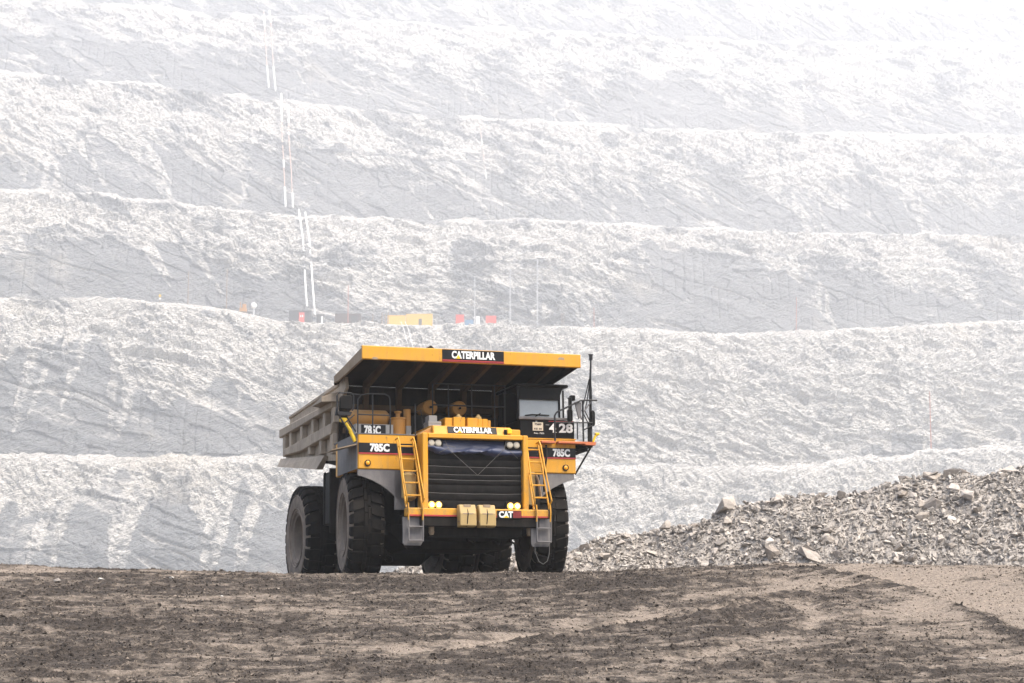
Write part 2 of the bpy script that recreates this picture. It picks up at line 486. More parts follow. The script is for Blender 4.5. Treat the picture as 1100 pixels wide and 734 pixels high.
# each bench: distance of its crest at the middle, crest line (photo column, row), how far the dust reaches down its face
K = 3.2                                    # size of the pit against the sizes below
BENCHES = [
    dict(D=400, crest=[(-300, 492), (0, 488), (100, 490), (300, 491), (460, 496), (640, 500), (870, 501), (940, 492), (1020, 484), (1400, 470)],
         foot=None, step=0.26, dust=[(-300, .20), (0, .19), (150, .15), (300, .20), (640, .34), (1400, .38)]),
    dict(D=465, crest=[(-300, 316), (0, 318), (100, 317), (140, 322), (200, 326), (250, 333), (300, 345), (340, 347), (440, 349), (600, 350), (700, 353), (780, 357), (860, 356), (930, 352), (1100, 344), (1400, 336)],
         step=0.27, dust=[(-300, .5), (0, .45), (110, .3), (190, .62), (240, .42), (330, .55), (480, .75), (640, .95), (900, .85), (1400, .85)]),
    dict(D=548, crest=[(-300, 192), (0, 198), (60, 200), (140, 209), (200, 215), (260, 222), (320, 228), (450, 232), (600, 232), (700, 240), (850, 246), (1100, 250), (1400, 256)],
         step=0.34, dust=[(-300, .5), (0, .5), (120, .4), (250, .5), (330, .5), (480, .8), (640, .75), (700, .3), (850, .35), (980, .6), (1400, .5)]),
    dict(D=655, crest=[(-300, 35), (0, 65), (150, 82), (280, 95), (400, 110), (500, 118), (600, 122), (700, 130), (800, 135), (1100, 137), (1400, 140)],
         step=0.40, dust=[(-300, .5), (0, .5), (150, .42), (300, .4), (520, .45), (560, .7), (700, .42), (900, .5), (1400, .55)]),
    dict(D=780, crest=[(-300, -30), (0, -22), (200, -2), (400, 9), (600, 20), (800, 31), (1100, 34), (1400, 40)],
         step=0.46, dust=[(-300, .3), (0, .25), (280, .3), (400, .5), (560, .45), (700, .4), (900, .55), (1400, .55)]),
    dict(D=900, crest=[(-300, -75), (0, -70), (400, -62), (800, -55), (1100, -30), (1400, 0)],
         step=0.55, dust=[(-300, .5), (0, .4), (500, .5), (1400, .55)]),
]
for _b in BENCHES:
    _b['D'] *= K; _b['step'] *= K * 1.15
def bench_line(b, X):
    """crest of a bench: depth and height at world X"""
    D = b['D'] + 0.42 * X + 16.0 * fbm(X / 130.0 + b['D'], X * 0 + 0.37 * b['D'], 11, 3)
    px = 550 + X * FPX / D
    row = interp(px, b['crest'])
    return D, lift(row, D), px

PIT_FLOOR = -75.0
def build_bench(i):
    b = BENCHES[i]; st = b['step']
    half = b['D'] * 0.25 * 1.24 + 25
    X = np.arange(-half, half + st, st)
    Yc, Zc, px = bench_line(b, X)
    if i == 0: Zb = np.full_like(X, PIT_FLOOR)
    else: Zb = bench_line(BENCHES[i - 1], X)[1] - 2.5
    H = Zc - Zb
    berm = (78.0, 110.0, 140.0, 175.0, 205.0, 150.0)[i]
    nb = 10
    Hm = float(np.mean(H))
    # profile: berm behind the crest, then rubbly shoulder, then steep face, then apron of fallen rock
    nv = int(Hm * 1.35 / st)
    s = np.linspace(0, 1, nv)                                    # 0 crest .. 1 toe, by height
    cot = np.where(s < 0.34, 0.95, np.where(s < 0.90, 0.36, 1.1)) # run per drop
    run = np.concatenate([[0], np.cumsum((cot[1:] + cot[:-1]) / 2 * np.diff(s))])
    S, XX = np.meshgrid(s, X, indexing='ij')
    Hg = H[None, :]; drop = S * Hg
    Yg = Yc[None, :] - run[:, None] * Hg
    Zg = Zc[None, :] - drop
    c = cot[:, None]; nrm = np.sqrt(1 + c * c); ny = -1 / nrm; nz = c / nrm
    V = drop * np.sqrt(1 + c * c) / K                            # metres down the face
    U = XX / K
    # dipping structure: beds run down to the right
    dip = R((30, 22, 17, 31, 25, 34)[i])
    A = U * math.cos(dip) + V * math.sin(dip)
    B = V * math.cos(dip) - U * math.sin(dip)
    sd = 100 * (i + 1)
    edge = interp(px, b['dust'])[None, :]
    soft = 1.0 if i < 2 else 2.6
    Ud = U - V * (0.15 if i < 2 else 0.9)                         # spill and dust cover of the faces leans down to the right
    bnd = edge + 0.24 * fbm(Ud / 16.0, V / 90.0, sd + 1, 4) + 0.12 * fbm(Ud / 3.2, V / 14.0, sd + 3, 3)
    upper = sstep(bnd - S, -0.03 * soft, 0.05 * soft)
    reach = np.clip(fbm((Ud + 0.3 * V) / 5.5, V / 120.0, sd + 5, 3) * 2.2 - (0.35 if i < 2 else 0.6), 0, 1)        # tongues of spilt rock down the face
    tongue = sstep(reach * 0.75 + bnd - S, -0.02, 0.08) * sstep(reach, 0.04, 0.16) * (0.55 + 0.6 * fbm(U / 1.4, V / 8.0, sd + 6, 3))
    streak = fbm(A / 20.0, B / 3.4, sd + 9, 5)
    blot = fbm(U / 11.0, V / 9.0, sd + 12, 4)
    dust = np.maximum(upper * ((0.95 if i < 2 else 0.72) + 0.95 * streak + (0.7 if i < 2 else 1.1) * blot), tongue)
    dust = np.maximum(dust, 0.02 + 0.85 * np.maximum(streak - 0.08, 0) + 0.30 * np.maximum(blot - 0.1, 0))
    n_ = fbm(A / 60.0, B / 8.0, sd + 14, 3)
    seam = np.exp(-((n_ + 0.12) / 0.035) ** 2) * sstep(fbm(A / 18.0, B / 6.0, sd + 15, 2), -0.1, 0.25)    # pale weathered seams along the bedding
    dust = np.maximum(dust, 0.85 * seam)
    rub = np.clip(np.maximum(upper, tongue * 0.7), 0, 1)          # 1 where broken rubble, 0 where clean blasted face
    # smooth low relief, big buttresses
    d = 2.6 * fbm(U / 34.0, V / 30.0, sd + 20, 3)
    d = d + 1.0 * ridged(A / 20.0, B / 5.0, sd + 30, 5) * (0.5 + 0.5 * rub)
    d = d + facets(A / 7.0, B / 3.4, sd + 40, 1.0) * (0.60 + 0.85 * rub)
    d = d + facets(A / 2.3, B / 1.2, sd + 41, 1.2) * (0.14 + 0.58 * rub)
    d = d + facets(A / 0.9, B / 0.5, sd + 42, 1.2) * (0.08 + 0.28 * rub)
    d = d + 0.35 * fbm(A / 1.3, B / 0.6, sd + 50, 4) * (0.3 + 0.7 * rub)
    d = d - 1.1 * seam
    # pre-split drill holes on the clean face
    gx = U / 2.6 + 0.8 * fbm(U / 12.0, V / 60.0, sd + 60, 3) + 0.05 * (V - 20) * 0.1
    gr = np.abs(gx - np.round(gx)) * 2.4
    d = d - 0.42 * np.exp(-(gr / 0.26) ** 2) * (1 - rub) * sstep(fbm(U / 8.0, V / 9.0, sd + 61, 3), -0.1, 0.3)
    rag = (2.0 if i == 1 else 3.6) * np.maximum(fbm(X / 22.0, X * 0 + 3.1, sd + 90, 4), -0.25) + 1.0 * facets(X / 4.0, X * 0 + 1.7, sd + 91, 0.8)
    if i == 1: rag = rag * (1 - 0.85 * sstep(px, 145, 165) * (1 - sstep(px, 640, 680)))
    Zg = Zg + rag[None, :] * (1 - sstep(S, 0.0, 0.10))
    fade = sstep(S, 0.0, 0.06) * 0.92 + 0.08
    d = d * fade * K
    P = np.stack([XX + 0.25 * d * fbm(U / 5.0, V / 5.0, sd + 70, 2), Yg + ny * d, Zg + nz * d], -1)
    # pale catch-ledges: dust settles where the relief leans back
    gy, gxx = np.gradient(P[..., 2]); gy2, _ = np.gradient(P[..., 1])
    flat = np.clip(np.abs(gy2) / (np.abs(gy) + np.abs(gy2) + 1e-6), 0, 1)
    dust = dust + 0.30 * (flat - 0.42)
    # berm
    tb = np.linspace(1, 0, nb, endpoint=False)
    Tb, XB = np.meshgrid(tb, X, indexing='ij')
    zb = Zc[None, :] + 0.9 * np.exp(-((Tb * berm - 3) / 3.5) ** 2) * (0.6 + fbm(XB / 6.0, Tb * 8, sd + 80, 3)) - 0.02 * Tb * berm
    PB = np.stack([XB, Yc[None, :] + Tb * berm, zb + P[0, :, 2][None, :] * 0], -1)
    PB[-1, :, 2] = (PB[-1, :, 2] + P[0, :, 2]) / 2
    PB[-2, :, 2] += 0.4 * rag; PB[-1, :, 2] += 0.3 * rag
    P = np.concatenate([PB, P], 0)
    dust = np.concatenate([(0.6 if i < 2 else 0.40) + 0.6 * fbm(XB / 14.0, Tb * 6, sd + 95, 3), dust], 0)
    o = grid_mesh("pit_bench", P, M['pit'], dust)
    return o

for i in range(len(BENCHES)):
    tag(build_bench(i), kind='structure')

# the pit floor far below, out to every side
o = MB().add([(-1700, -600, PIT_FLOOR), (1700, -600, PIT_FLOOR), (1700, 4100, PIT_FLOOR), (-1700, 4100, PIT_FLOOR)], [(0, 1, 2, 3)]).build("pit_floor", M['pit'])
tag(o, kind='structure')

# ------------------------------------------------------------------ the haul road that climbs to the truck
CREST = 53.0
def road_z(x, y):
    base = np.interp(y, [-60, 26, 30, 34, 51, 53.5, 56, 80], [0, 0, 0.12, 0.50, 2.44, 2.62, 2.585, 1.72])
    dz = np.interp(x, [-40, -13.4, -9.5, -6, 1.2, 3.2, 7.3, 10, 13.4, 40], [0.3, 0.22, 0.13, 0, 0, 0.1, 0.27, 0.24, 0.16, 0.3])
    return base + dz * sstep(y, 36, 53)

def ground_hit(px, row):
    ys = np.linspace(24, 58, 1500)
    xs = across(px, ys); r = ROW0 - (road_z(xs, ys) - CZ) / ys * FPX
    k = int(np.argmax(r <= row)) if (r <= row).any() else len(ys) - 1
    return np.array([xs[k], ys[k]])

def near_line(x, y, pts):
    best = np.full(x.shape, 1e9)
    for (a, c) in zip(pts[:-1], pts[1:]):
        d = c - a; t = np.clip(((x - a[0]) * d[0] + (y - a[1]) * d[1]) / (d @ d), 0, 1)
        best = np.minimum(best, np.hypot(x - a[0] - t * d[0], y - a[1] - t * d[1]))
    return best

def track(*pp):
    return [ground_hit(*p) for p in pp]
PALE = [(track((420, 700), (560, 683), (680, 655), (800, 632), (850, 622)), 0.55, 0.55),
        (track((40, 640), (300, 655), (480, 662), (640, 648)), 0.4, 0.30),
        (track((240, 700), (380, 697), (520, 690)), 0.5, 0.35),
        (track((700, 715), (850, 690), (960, 660), (1010, 640), (960, 622)), 0.6, 0.35),
        (track((1120, 660), (1050, 632), (980, 618), (880, 608)), 1.7, 0.75),
        (track((1150, 700), (1110, 640)), 2.2, 0.65),
        (track((640, 716), (760, 700), (850, 678), (880, 660), (860, 645), (800, 640)), 0.22, 0.55),
        (track((-60, 612), (120, 613), (240, 616)), 0.6, 0.8),
        (track((-40, 725), (200, 722), (420, 728), (640, 722)), 0.45, 0.28)]
PALE += [(track((430 + 60 * q, 700 - 7 * q), (640 + 50 * q, 668 - 6 * q), (800 + 40 * q, 640 - 4 * q), (880 + 30 * q, 622 - 1 * q), (905 + 20 * q, 612)), 0.15, 0.6) for q in (0.2, 1.3, 2.4, 3.5)]
DARK = [(track((470 + 60 * q, 698 - 7 * q), (660 + 50 * q, 668 - 6 * q), (815 + 40 * q, 640 - 4 * q), (895 + 30 * q, 622 - 1 * q), (915 + 20 * q, 612)), 0.11, 0.30) for q in (0.75, 1.85, 2.95)] + [(track((1110, 690), (1040, 655), (960, 628), (880, 613), (800, 610)), 0.36, 1.0),
        (track((300, 628), (520, 630), (700, 628)), 0.9, 0.25),
        (track((0, 668), (200, 675), (420, 680)), 0.4, 0.25)]

def ground_patch(x, y):
    """height and paleness of the road surface"""
    z = road_z(x, y)
    warp = 0.35 * fbm(x / 1.5, y / 1.5, 900, 3)
    v_ = y - np.interp(x, [-15, -8, -2, 3, 8, 15], [-0.5, -0.3, 0.2, 1.6, 4.2, 9.0])
    lanes = fbm(x / 7.0, v_ / 0.42, 951, 4)                       # wheel lanes sweeping round to the right
    lanes2 = fbm(x / 3.0, v_ / 0.16, 961, 3)
    pale = 0.16 + 0.30 * fbm(x / 2.6, y / 4.2, 901, 4) + 0.42 * lanes + 0.22 * lanes2 + 0.50 * fbm(x / 0.30, y / 0.30, 941, 3)
    rut = np.zeros_like(x)
    for pts, wd, am in PALE:
        k = np.exp(-((near_line(x, y, pts) + warp * 0.6) / wd) ** 2)
        pale = pale + 1.25 * am * k * (0.75 + 0.8 * fbm(x / 0.9, y / 0.9, 931, 3)); rut = rut - 0.10 * k * min(am, .6)
    for pts, wd, am in DARK:
        k = np.exp(-((near_line(x, y, pts) + warp * 0.4) / wd) ** 2)
        pale = pale - am * k; rut = rut + 0.07 * k
    pale = pale + 0.65 * sstep(x + 1.6 * fbm(x / 2.0, y / 2.0, 971, 3), 4.5, 13) * sstep(y, 38, 50)
    rough = np.clip(1.1 - pale, 0.25, 1.2)
    cl = fbm(x / 0.45, y / 0.45, 910, 4)
    clod = np.maximum(facets(x / 0.17, y / 0.17, 913, 0.7), -0.1)
    z = z + rut + 0.07 * fbm(x / 2.2, y / 2.2, 920, 3) + 0.03 * lanes + 0.02 * lanes2 + rough * (0.05 * cl + 0.07 * clod * (fbm(x / 0.6, y / 0.6, 917, 2) > 0.0))
    return z, pale

def strips(lo, hi, st):
    return np.arange(lo, hi, st)
# fine sheet where the lens looks, coarse skirt all round it, one mesh
ycoords = np.concatenate([np.arange(-60, 20, 4.0), np.arange(20, 30, 0.5), np.arange(30, 57, 0.068), np.arange(57, 64, 0.2), np.arange(64, 81, 1.0)])
xcoords = np.concatenate([np.arange(-90, -18, 3.0), np.arange(-18, -14.5, 0.3), np.arange(-14.5, 15, 0.06), np.arange(15, 18, 0.3), np.arange(18, 91, 3.0)])
YY, XX = np.meshgrid(ycoords, xcoords, indexing='ij')
gz, gp = ground_patch(XX, YY)
edge_drop = np.maximum(0, (np.hypot(np.maximum(np.abs(XX) - 60, 0), np.maximum(YY - 76, 0)))) * 1.2
gz = gz - edge_drop
o = grid_mesh("haul_road", np.stack([XX, YY, gz], -1), M['ground'], gp, smooth=False)
tag(o, kind='structure')
print("ground", XX.size)

# ------------------------------------------------------------------ stones: angular hulls shared by everything broken
rng = random.Random(7)
def hull(seed, n=11, flat=0.75):
    rr = random.Random(seed)
    bm = bmesh.new()
    for _ in range(n):
        v = Vector((rr.gauss(0, 1), rr.gauss(0, 1), rr.gauss(0, 1))).normalized() * rr.uniform(0.8, 1.05)
        bm.verts.new((v.x * 0.5, v.y * 0.5 * rr.uniform(.75, .95), v.z * 0.5 * flat))
    res = bmesh.ops.convex_hull(bm, input=bm.verts)
    bmesh.ops.delete(bm, geom=[e for e in res['geom_interior'] if isinstance(e, bmesh.types.BMVert)], context='VERTS')
    bm.verts.ensure_lookup_table()
    return bm

def hull_mesh(seed, mat, n=11, flat=0.75, bevel=0.0):
    bm = hull(seed, n, flat)
    if bevel:
        bmesh.ops.bevel(bm, geom=list(bm.edges), offset=bevel, segments=1, affect='EDGES', clamp_overlap=True)
    me = bpy.data.meshes.new("stone"); bm.to_mesh(me); bm.free(); me.materials.append(mat)
    return me

def scatter(name, pts, sizes, mat_, seed, parent=None, shade=None):
    """many tiny stones joined into one mesh with numpy"""
    rs = np.random.default_rng(seed)
    protos = []
    for k in range(14):
        bm = hull(seed * 50 + k, 8, 0.7)
        bmesh.ops.triangulate(bm, faces=bm.faces)
        protos.append((np.array([v.co[:] for v in bm.verts]), np.array([[v.index for v in f.verts] for f in bm.faces])))
        bm.free()
    n = len(pts); which = rs.integers(0, len(protos), n)
    V = []; F = []; D = []; off = 0
    for k, (pv, pf) in enumerate(protos):
        idx = np.nonzero(which == k)[0]
        if not len(idx): continue
        q = rs.normal(size=(len(idx), 4)); q /= np.linalg.norm(q, axis=1)[:, None]
        q[:, 1:3] *= 0.5; q /= np.linalg.norm(q, axis=1)[:, None]
        a, b_, c_, d_ = q.T
        Rm = np.stack([np.stack([1 - 2 * (c_**2 + d_**2), 2 * (b_*c_ - a*d_), 2 * (b_*d_ + a*c_)], -1),
                       np.stack([2 * (b_*c_ + a*d_), 1 - 2 * (b_**2 + d_**2), 2 * (c_*d_ - a*b_)], -1),
                       np.stack([2 * (b_*d_ - a*c_), 2 * (c_*d_ + a*b_), 1 - 2 * (b_**2 + c_**2)], -1)], 1)
        sc = sizes[idx][:, None, None] * np.stack([rs.uniform(.85, 1.3, len(idx)), rs.uniform(.8, 1.1, len(idx)), rs.uniform(.65, 1.0, len(idx))], -1)[:, None, :]
        vv = np.einsum('nij,nkj->nki', Rm, pv[None] * sc) + pts[idx][:, None, :]
        V.append(vv.reshape(-1, 3))
        F.append((pf[None] + (off + np.arange(len(idx)) * len(pv))[:, None, None]).reshape(-1, 3))
        sh = rs.uniform(0, 1, len(idx)) if shade is None else shade[idx] + rs.normal(0, .38, len(idx))
        D.append(np.repeat(sh, len(pv)))
        off += len(idx) * len(pv)
    V = np.concatenate(V); F = np.concatenate(F); D = np.concatenate(D)
    me = bpy.data.meshes.new(name)
    me.vertices.add(len(V)); me.vertices.foreach_set("co", V.ravel().astype(np.float32))
    me.loops.add(F.size); me.loops.foreach_set("vertex_index", F.ravel().astype(np.int32))
    me.polygons.add(len(F)); me.polygons.foreach_set("loop_start", (np.arange(len(F)) * 3).astype(np.int32))
    me.polygons.foreach_set("use_smooth", np.zeros(len(F), bool))
    me.update(calc_edges=True)
    at = me.attributes.new("dust", 'FLOAT', 'POINT'); at.data.foreach_set("value", D.astype(np.float32))
    me.materials.append(mat_)
    o = bpy.data.objects.new(name, me)
    return link(o, parent)

rs = np.random.default_rng(5)
n = 58000
gy_ = 31 + (rs.random(n) ** 0.8) * 24.5
gx_ = (rs.random(n) * 2 - 1) * gy_ * 0.262
z_, p_ = ground_patch(gx_, gy_)
keep = rs.random(n) < np.clip(1.15 - p_ * 0.8, 0.3, 1)
gx_, gy_, z_, p_ = gx_[keep], gy_[keep], z_[keep], p_[keep]
sz = np.exp(rs.normal(math.log(0.038), 0.45, len(gx_))).clip(0.02, 0.12)
o = scatter("loose_gravel", np.stack([gx_, gy_, z_ + sz * 0.12], -1), sz, M['ground'], 3, shade=p_ * 0.75 + 0.22)
tag(o, "loose clods and gravel scattered over the dark haul road", "gravel", kind='stuff')

# ------------------------------------------------------------------ rubble pile on the right
PCREST = [(-4.8, 70.5, 610), (-3.2, 70, 602), (-0.3, 69, 592), (2.2, 68.4, 580), (3.1, 68, 572), (5.2, 67, 566), (7.5, 66, 548), (9.0, 65.5, 535), (10.4, 65, 527), (13.1, 64, 511), (15.8, 63, 495), (20, 62, 470), (27, 61, 440), (34, 60, 430)]
pcx = [p[0] for p in PCREST]
def pile_crest(x):
    y = np.interp(x, pcx, [p[1] for p in PCREST]); r = np.interp(x, pcx, [p[2] for p in PCREST])
    return y, lift(r, y)
def pile_z(x, y):
    yc, zc = pile_crest(x)
    k = 0.70
    front = zc - np.maximum(yc - y, 0) * k; back = zc - np.maximum(y - yc, 0) * k
    rnd = 0.22 * np.exp(-np.abs(y - yc) / 0.35)
    return np.minimum(front, back) - rnd
def pile_full(x, y):
    z = pile_z(x, y)
    z = z + 0.55 * fbm(x / 2.2, y / 2.2, 700, 5) + 0.10 * facets(x / 0.7, y / 0.7, 701, 0.8) + 0.06 * facets(x / 0.3, y / 0.3, 702, 0.8)
    return z
px_ = np.arange(-5.2, 30, 0.10); py_ = np.arange(54, 78, 0.10)
PY, PX = np.meshgrid(py_, px_, indexing='ij')
pz = np.maximum(pile_full(PX, PY), road_z(PX, PY) - 0.6)
pd = 0.45 + 0.5 * fbm(PX / 1.3, PY / 1.3, 710, 4) + 0.5 * fbm(PX / 0.3, PY / 0.3, 715, 2)
pile = grid_mesh("rubble_pile", np.stack([PX, PY, pz], -1), M['pile'], pd)
tag(pile, "long bank of broken grey rock rising along the right side of the road", "rubble pile")

def on_pile(px, row):
    """where the sight line through a pixel meets the pile"""
    ys = np.linspace(55, 74, 1200); xs = across(px, ys)
    zs = lift(row, ys); hit = pile_full(xs, ys) >= zs
    while not hit.any():
        row += 1.0; zs = lift(row, ys); hit = pile_full(xs, ys) >= zs
    k = int(np.argmax(hit))
    return Vector((xs[k], ys[k], zs[k]))

def slope_points(n, seed):
    rr = np.random.default_rng(seed)
    x = rr.uniform(-4.6, 20.5, n * 3); yc, zc = pile_crest(x)
    base = road_z(x, yc)
    hgt = np.maximum(zc - base, 0.15)
    keep = rr.random(n * 3) < hgt / 4.2
    x, yc, hgt = x[keep][:n], yc[keep][:n], hgt[keep][:n]
    y = yc + 0.15 - rr.random(len(x)) ** 0.9 * (hgt / 0.70 + 0.3)
    return x, y, pile_full(x, y)

# small stones: joined, with the bank
x, y, z = slope_points(48000, 21)
sz = np.exp(rs.normal(math.log(0.072), 0.62, len(x))).clip(0.03, 0.32)
o = scatter("rock_chips", np.stack([x, y, z + sz * 0.15], -1), sz, M['pile'], 9, pile)
tag(o, kind='stuff')
# 280 larger stones one by one
HM = [hull_mesh(300 + k, M['stone'], 10 + k % 4, 0.55 + 0.1 * (k % 4)) for k in range(12)]
x, y, z = slope_points(400, 33)
cnt = 0
for a, b_, c_ in zip(x, y, z):
    if cnt >= 285: break
    if abs(a) / b_ > 0.262: continue
    s = min(max(rng.lognormvariate(math.log(0.29), 0.52), 0.17), 1.1)
    o = bpy.data.objects.new("stone", HM[cnt % 12])
    o.location = (a, b_, c_ + 0.1 * s); o.scale = (s * rng.uniform(.9, 1.6), s * rng.uniform(.8, 1.1), s * rng.uniform(.65, 1.0))
    o.rotation_euler = (rng.uniform(-.7, .7), rng.uniform(-.6, .6), rng.uniform(0, 6.28))
    link(o, pile); cnt += 1

def boulder(px, row, wpx, hpx, mat_, seed, label, rot=(0, 0, 0), sink=0.2, nn=13):
    p = on_pile(px, row); k = p.y / FPX
    me = hull_mesh(seed, mat_, nn, 1.0, 0.03)
    o = bpy.data.objects.new("boulder", me); o.location = p + Vector((0, 0.12, 0))
    sx, sz_ = wpx * k, hpx * k
    o.scale = (sx * 1.05, (sx + sz_) * 0.5, sz_ * 1.1); o.rotation_euler = rot
    link(o); tag(o, label, "boulder", "large boulders lying on the rubble bank")
    return o
boulder(1027, 502, 34, 24, M['stone_dark'], 51, "large dark boulder on the crest of the bank at its far right end", (0.2, 0.1, 0.4))  # dark rock colour carries this boulder's shaded upper left side
boulder(1034, 508, 22, 15, M['stone'], 52, "pale slab added as the lit lower right side of the large dark boulder on the bank crest", (0.2, -0.5, 0.2))  # added slab, coloured pale for the lit side of the dark boulder
boulder(906, 508, 24, 18, M['stone_dark'], 53, "jagged dark rock jutting from the skyline of the bank, left of the largest boulder", (0.1, 0.3, 0.9))
boulder(822, 585, 24, 11, M['stone_white'], 54, "white elongated boulder tilted on the lower slope of the bank", (0.1, -0.55, 0.1))
boulder(888, 583, 18, 20, M['stone'], 55, "pale upright boulder low on the bank with a dark block for its shaded side", (0.1, 0.5, 0.2))
boulder(879, 590, 15, 11, M['stone_dark'], 56, "dark block added as the shaded lower left side of the pale upright boulder", (0, 0.1, 0.5))  # added block: the pale boulder's shaded side put in as dark rock
boulder(1021, 560, 24, 11, M['stone_white'], 57, "pale flat slab midway up the bank at the right", (0.2, 0.15, 0.3))
boulder(713, 588, 10, 9, M['stone_white'], 58, "small white rock on the bank, right of the truck's front tyre", (0.3, -0.5, 0))
boulder(676, 608, 24, 8, M['stone_white'], 59, "flat white rock at the toe of the bank nearest the truck", (0.1, 0, 0))
boulder(700, 600, 13, 6, M['stone_white'], 60, "white chip of rock just above the flat white rock at the toe", (0.1, -0.3, 0))
boulder(848, 586, 10, 10, M['stone_brown'], 61, "small brown block right of the white elongated boulder", (0.1, 0.1, 0.3))
boulder(1021, 592, 14, 9, M['stone_dark'], 62, "dark rock near the foot of the bank at the right", (0, 0.2, 0.1))
boulder(762, 566, 16, 9, M['stone_dark'], 63, "dark rock on the skyline where the bank starts to climb", (0.1, -0.2, 0.8))

# pale stones lying on the road
for k, (px, row, wpx) in enumerate([(66, 624, 14), (112, 624, 9), (186, 622, 8), (300, 633, 7), (345, 627, 6), (690, 697, 10), (1048, 704, 13), (770, 650, 6), (240, 642, 7), (560, 640, 6), (92, 650, 6)]):
    g = ground_hit(px, row); s = wpx * g[1] / FPX
    o = bpy.data.objects.new("pebble", hull_mesh(400 + k, M['stone_white'] if k % 3 else M['stone'], 10, 0.6))
    zz = float(ground_patch(np.array([g[0]]), np.array([g[1]]))[0][0])
    o.location = (g[0], g[1], zz + s * 0.1); o.scale = (s, s, s * 0.7); o.rotation_euler = (0, 0, k)
    link(o); tag(o, "loose pale stone lying on the dark haul road", "stone", "loose stones on the haul road")

# ================================================================== THE HAUL TRUCK
# its own axes: X to its left-hand side (picture right), Y from bumper to tail, Z up from the tyre contact
truck = empty("haul_truck", (-0.8393, 54.1243, 0.8686 + CZ), (-0.0394, 0, 0.33485))
tag(truck, "huge yellow mining dump truck number 428 with its lower headlights lit, facing the camera", "dump truck")

# ---------------- wheels
def tyre_mesh():
    m = MB()
    Ro, Wd = 1.53, 0.93; h = Wd / 2
    prof = [(-h + .13, .74), (-h + .03, .80), (-h - .005, .95), (-h - .012, 1.12), (-h + .01, 1.28), (-h + .05, 1.39), (-h + .10, 1.43)]
    m.cur = 1
    m.lathe(prof, 72); m.lathe([(-a, r) for a, r in prof], 72)
    for rr in (0.86, 1.24):                                     # moulded rings on the sidewall
        sx = h + (0.0 if rr < 1 else 0.004)
        for sgn in (-1, 1):
            m.lathe([(sgn * (sx - .02), rr - .012), (sgn * (sx + .012), rr), (sgn * (sx - .02), rr + .012)], 72)
    m.cur = 0
    m.lathe([(-h + .10, 1.43), (-h + .16, 1.455), (0, 1.46), (h - .16, 1.455), (h - .10, 1.43)], 72)
    nl = 27
    def P(wd, a, r): return (wd, r * math.cos(a), r * math.sin(a))
    for k in range(nl):
        for sgn in (-1, 1):
            a0 = 2 * math.pi * (k + (0.5 if sgn > 0 else 0)) / nl
            da = 2 * math.pi / nl * 0.37; sk = 0.05 * 1
            secs = [(0.10, Ro + .004, .75), (0.24, Ro + .004, .95), (0.385, Ro - .012, 1.0), (0.452, Ro - .085, 1.0), (0.472, Ro - .17, .85)]
            vs = []
            for (wd, r, g) in secs:
                ac = a0 + sk * (wd / .47)
                for (aa, rr_) in ((ac - da * g, r), (ac + da * g, r), (ac + da * g * 1.08, r - .09), (ac - da * g * 1.08, r - .09)):
                    vs.append(P(sgn * wd, aa, rr_))
            fs = [(0, 1, 2, 3), (16, 17, 18, 19)[::-1]]
            for i in range(4):
                for j in range(4):
                    fs.append((i * 4 + j, i * 4 + (j + 1) % 4, i * 4 + 4 + (j + 1) % 4, i * 4 + 4 + j))
            m.add(vs, fs)
        for row_, (w0, w1) in enumerate(((-.085, -.006), (.006, .085))):
            a0 = 2 * math.pi * (k + 0.25 + 0.5 * row_) / nl; da = 2 * math.pi / nl * 0.46
            vs = [P(wd, a, r) for r in (Ro - .08, Ro + .002) for (wd, a) in ((w0, a0 - da), (w1, a0 - da), (w1, a0 + da), (w0, a0 + da))]
            m.hexa(vs[:4], vs[4:])
    return m.mesh("tyre", [M['rubber'], M['sidewall']], smooth=28)

def rim_mesh():
    m = MB(); h = .465
    m.lathe([(-h + .10, .76), (-h + .06, .78), (-h + .03, .745), (-h + .07, .72), (-h + .09, .66), (-h + .22, .62), (-h + .40, .58), (-h + .42, .40), (-h + .36, .36), (-h + .30, .30), (-h + .28, .0)], 56)
    for k in range(20):
        a = 2 * math.pi * k / 20
        m.cyl((-h + .40, .50 * math.cos(a), .50 * math.sin(a)), (-h + .365, .50 * math.cos(a), .50 * math.sin(a)), .025, 6)
    m.lathe([(h - .10, .76), (h - .05, .74), (h - .3, .6), (h - .32, 0)], 40)
    m.cyl((-h + .20, .20, -.72 + .02), (-h + .02, .20, -.70), .016, 6)
    return m.mesh("rim", M['rim'], smooth=35)
TYRE, RIM = tyre_mesh(), rim_mesh()
def wheel(x, y, steer, spin, flip):
    wh = empty("wheel", (x, y, 1.53), (spin, 0, steer + (math.pi if flip else 0)), truck)
    link(bpy.data.objects.new("tyre", TYRE), wh); link(bpy.data.objects.new("rim", RIM), wh)
    return wh
wheel(-2.56, 2.62, R(-6.5), .05, False); wheel(2.62, 2.5, R(-6.5), .3, True)
for k, (x, fl) in enumerate(((-2.66, False), (-1.55, True), (1.55, False), (2.66, True))):
    wheel(x, 7.75, 0, .11 * k, fl)

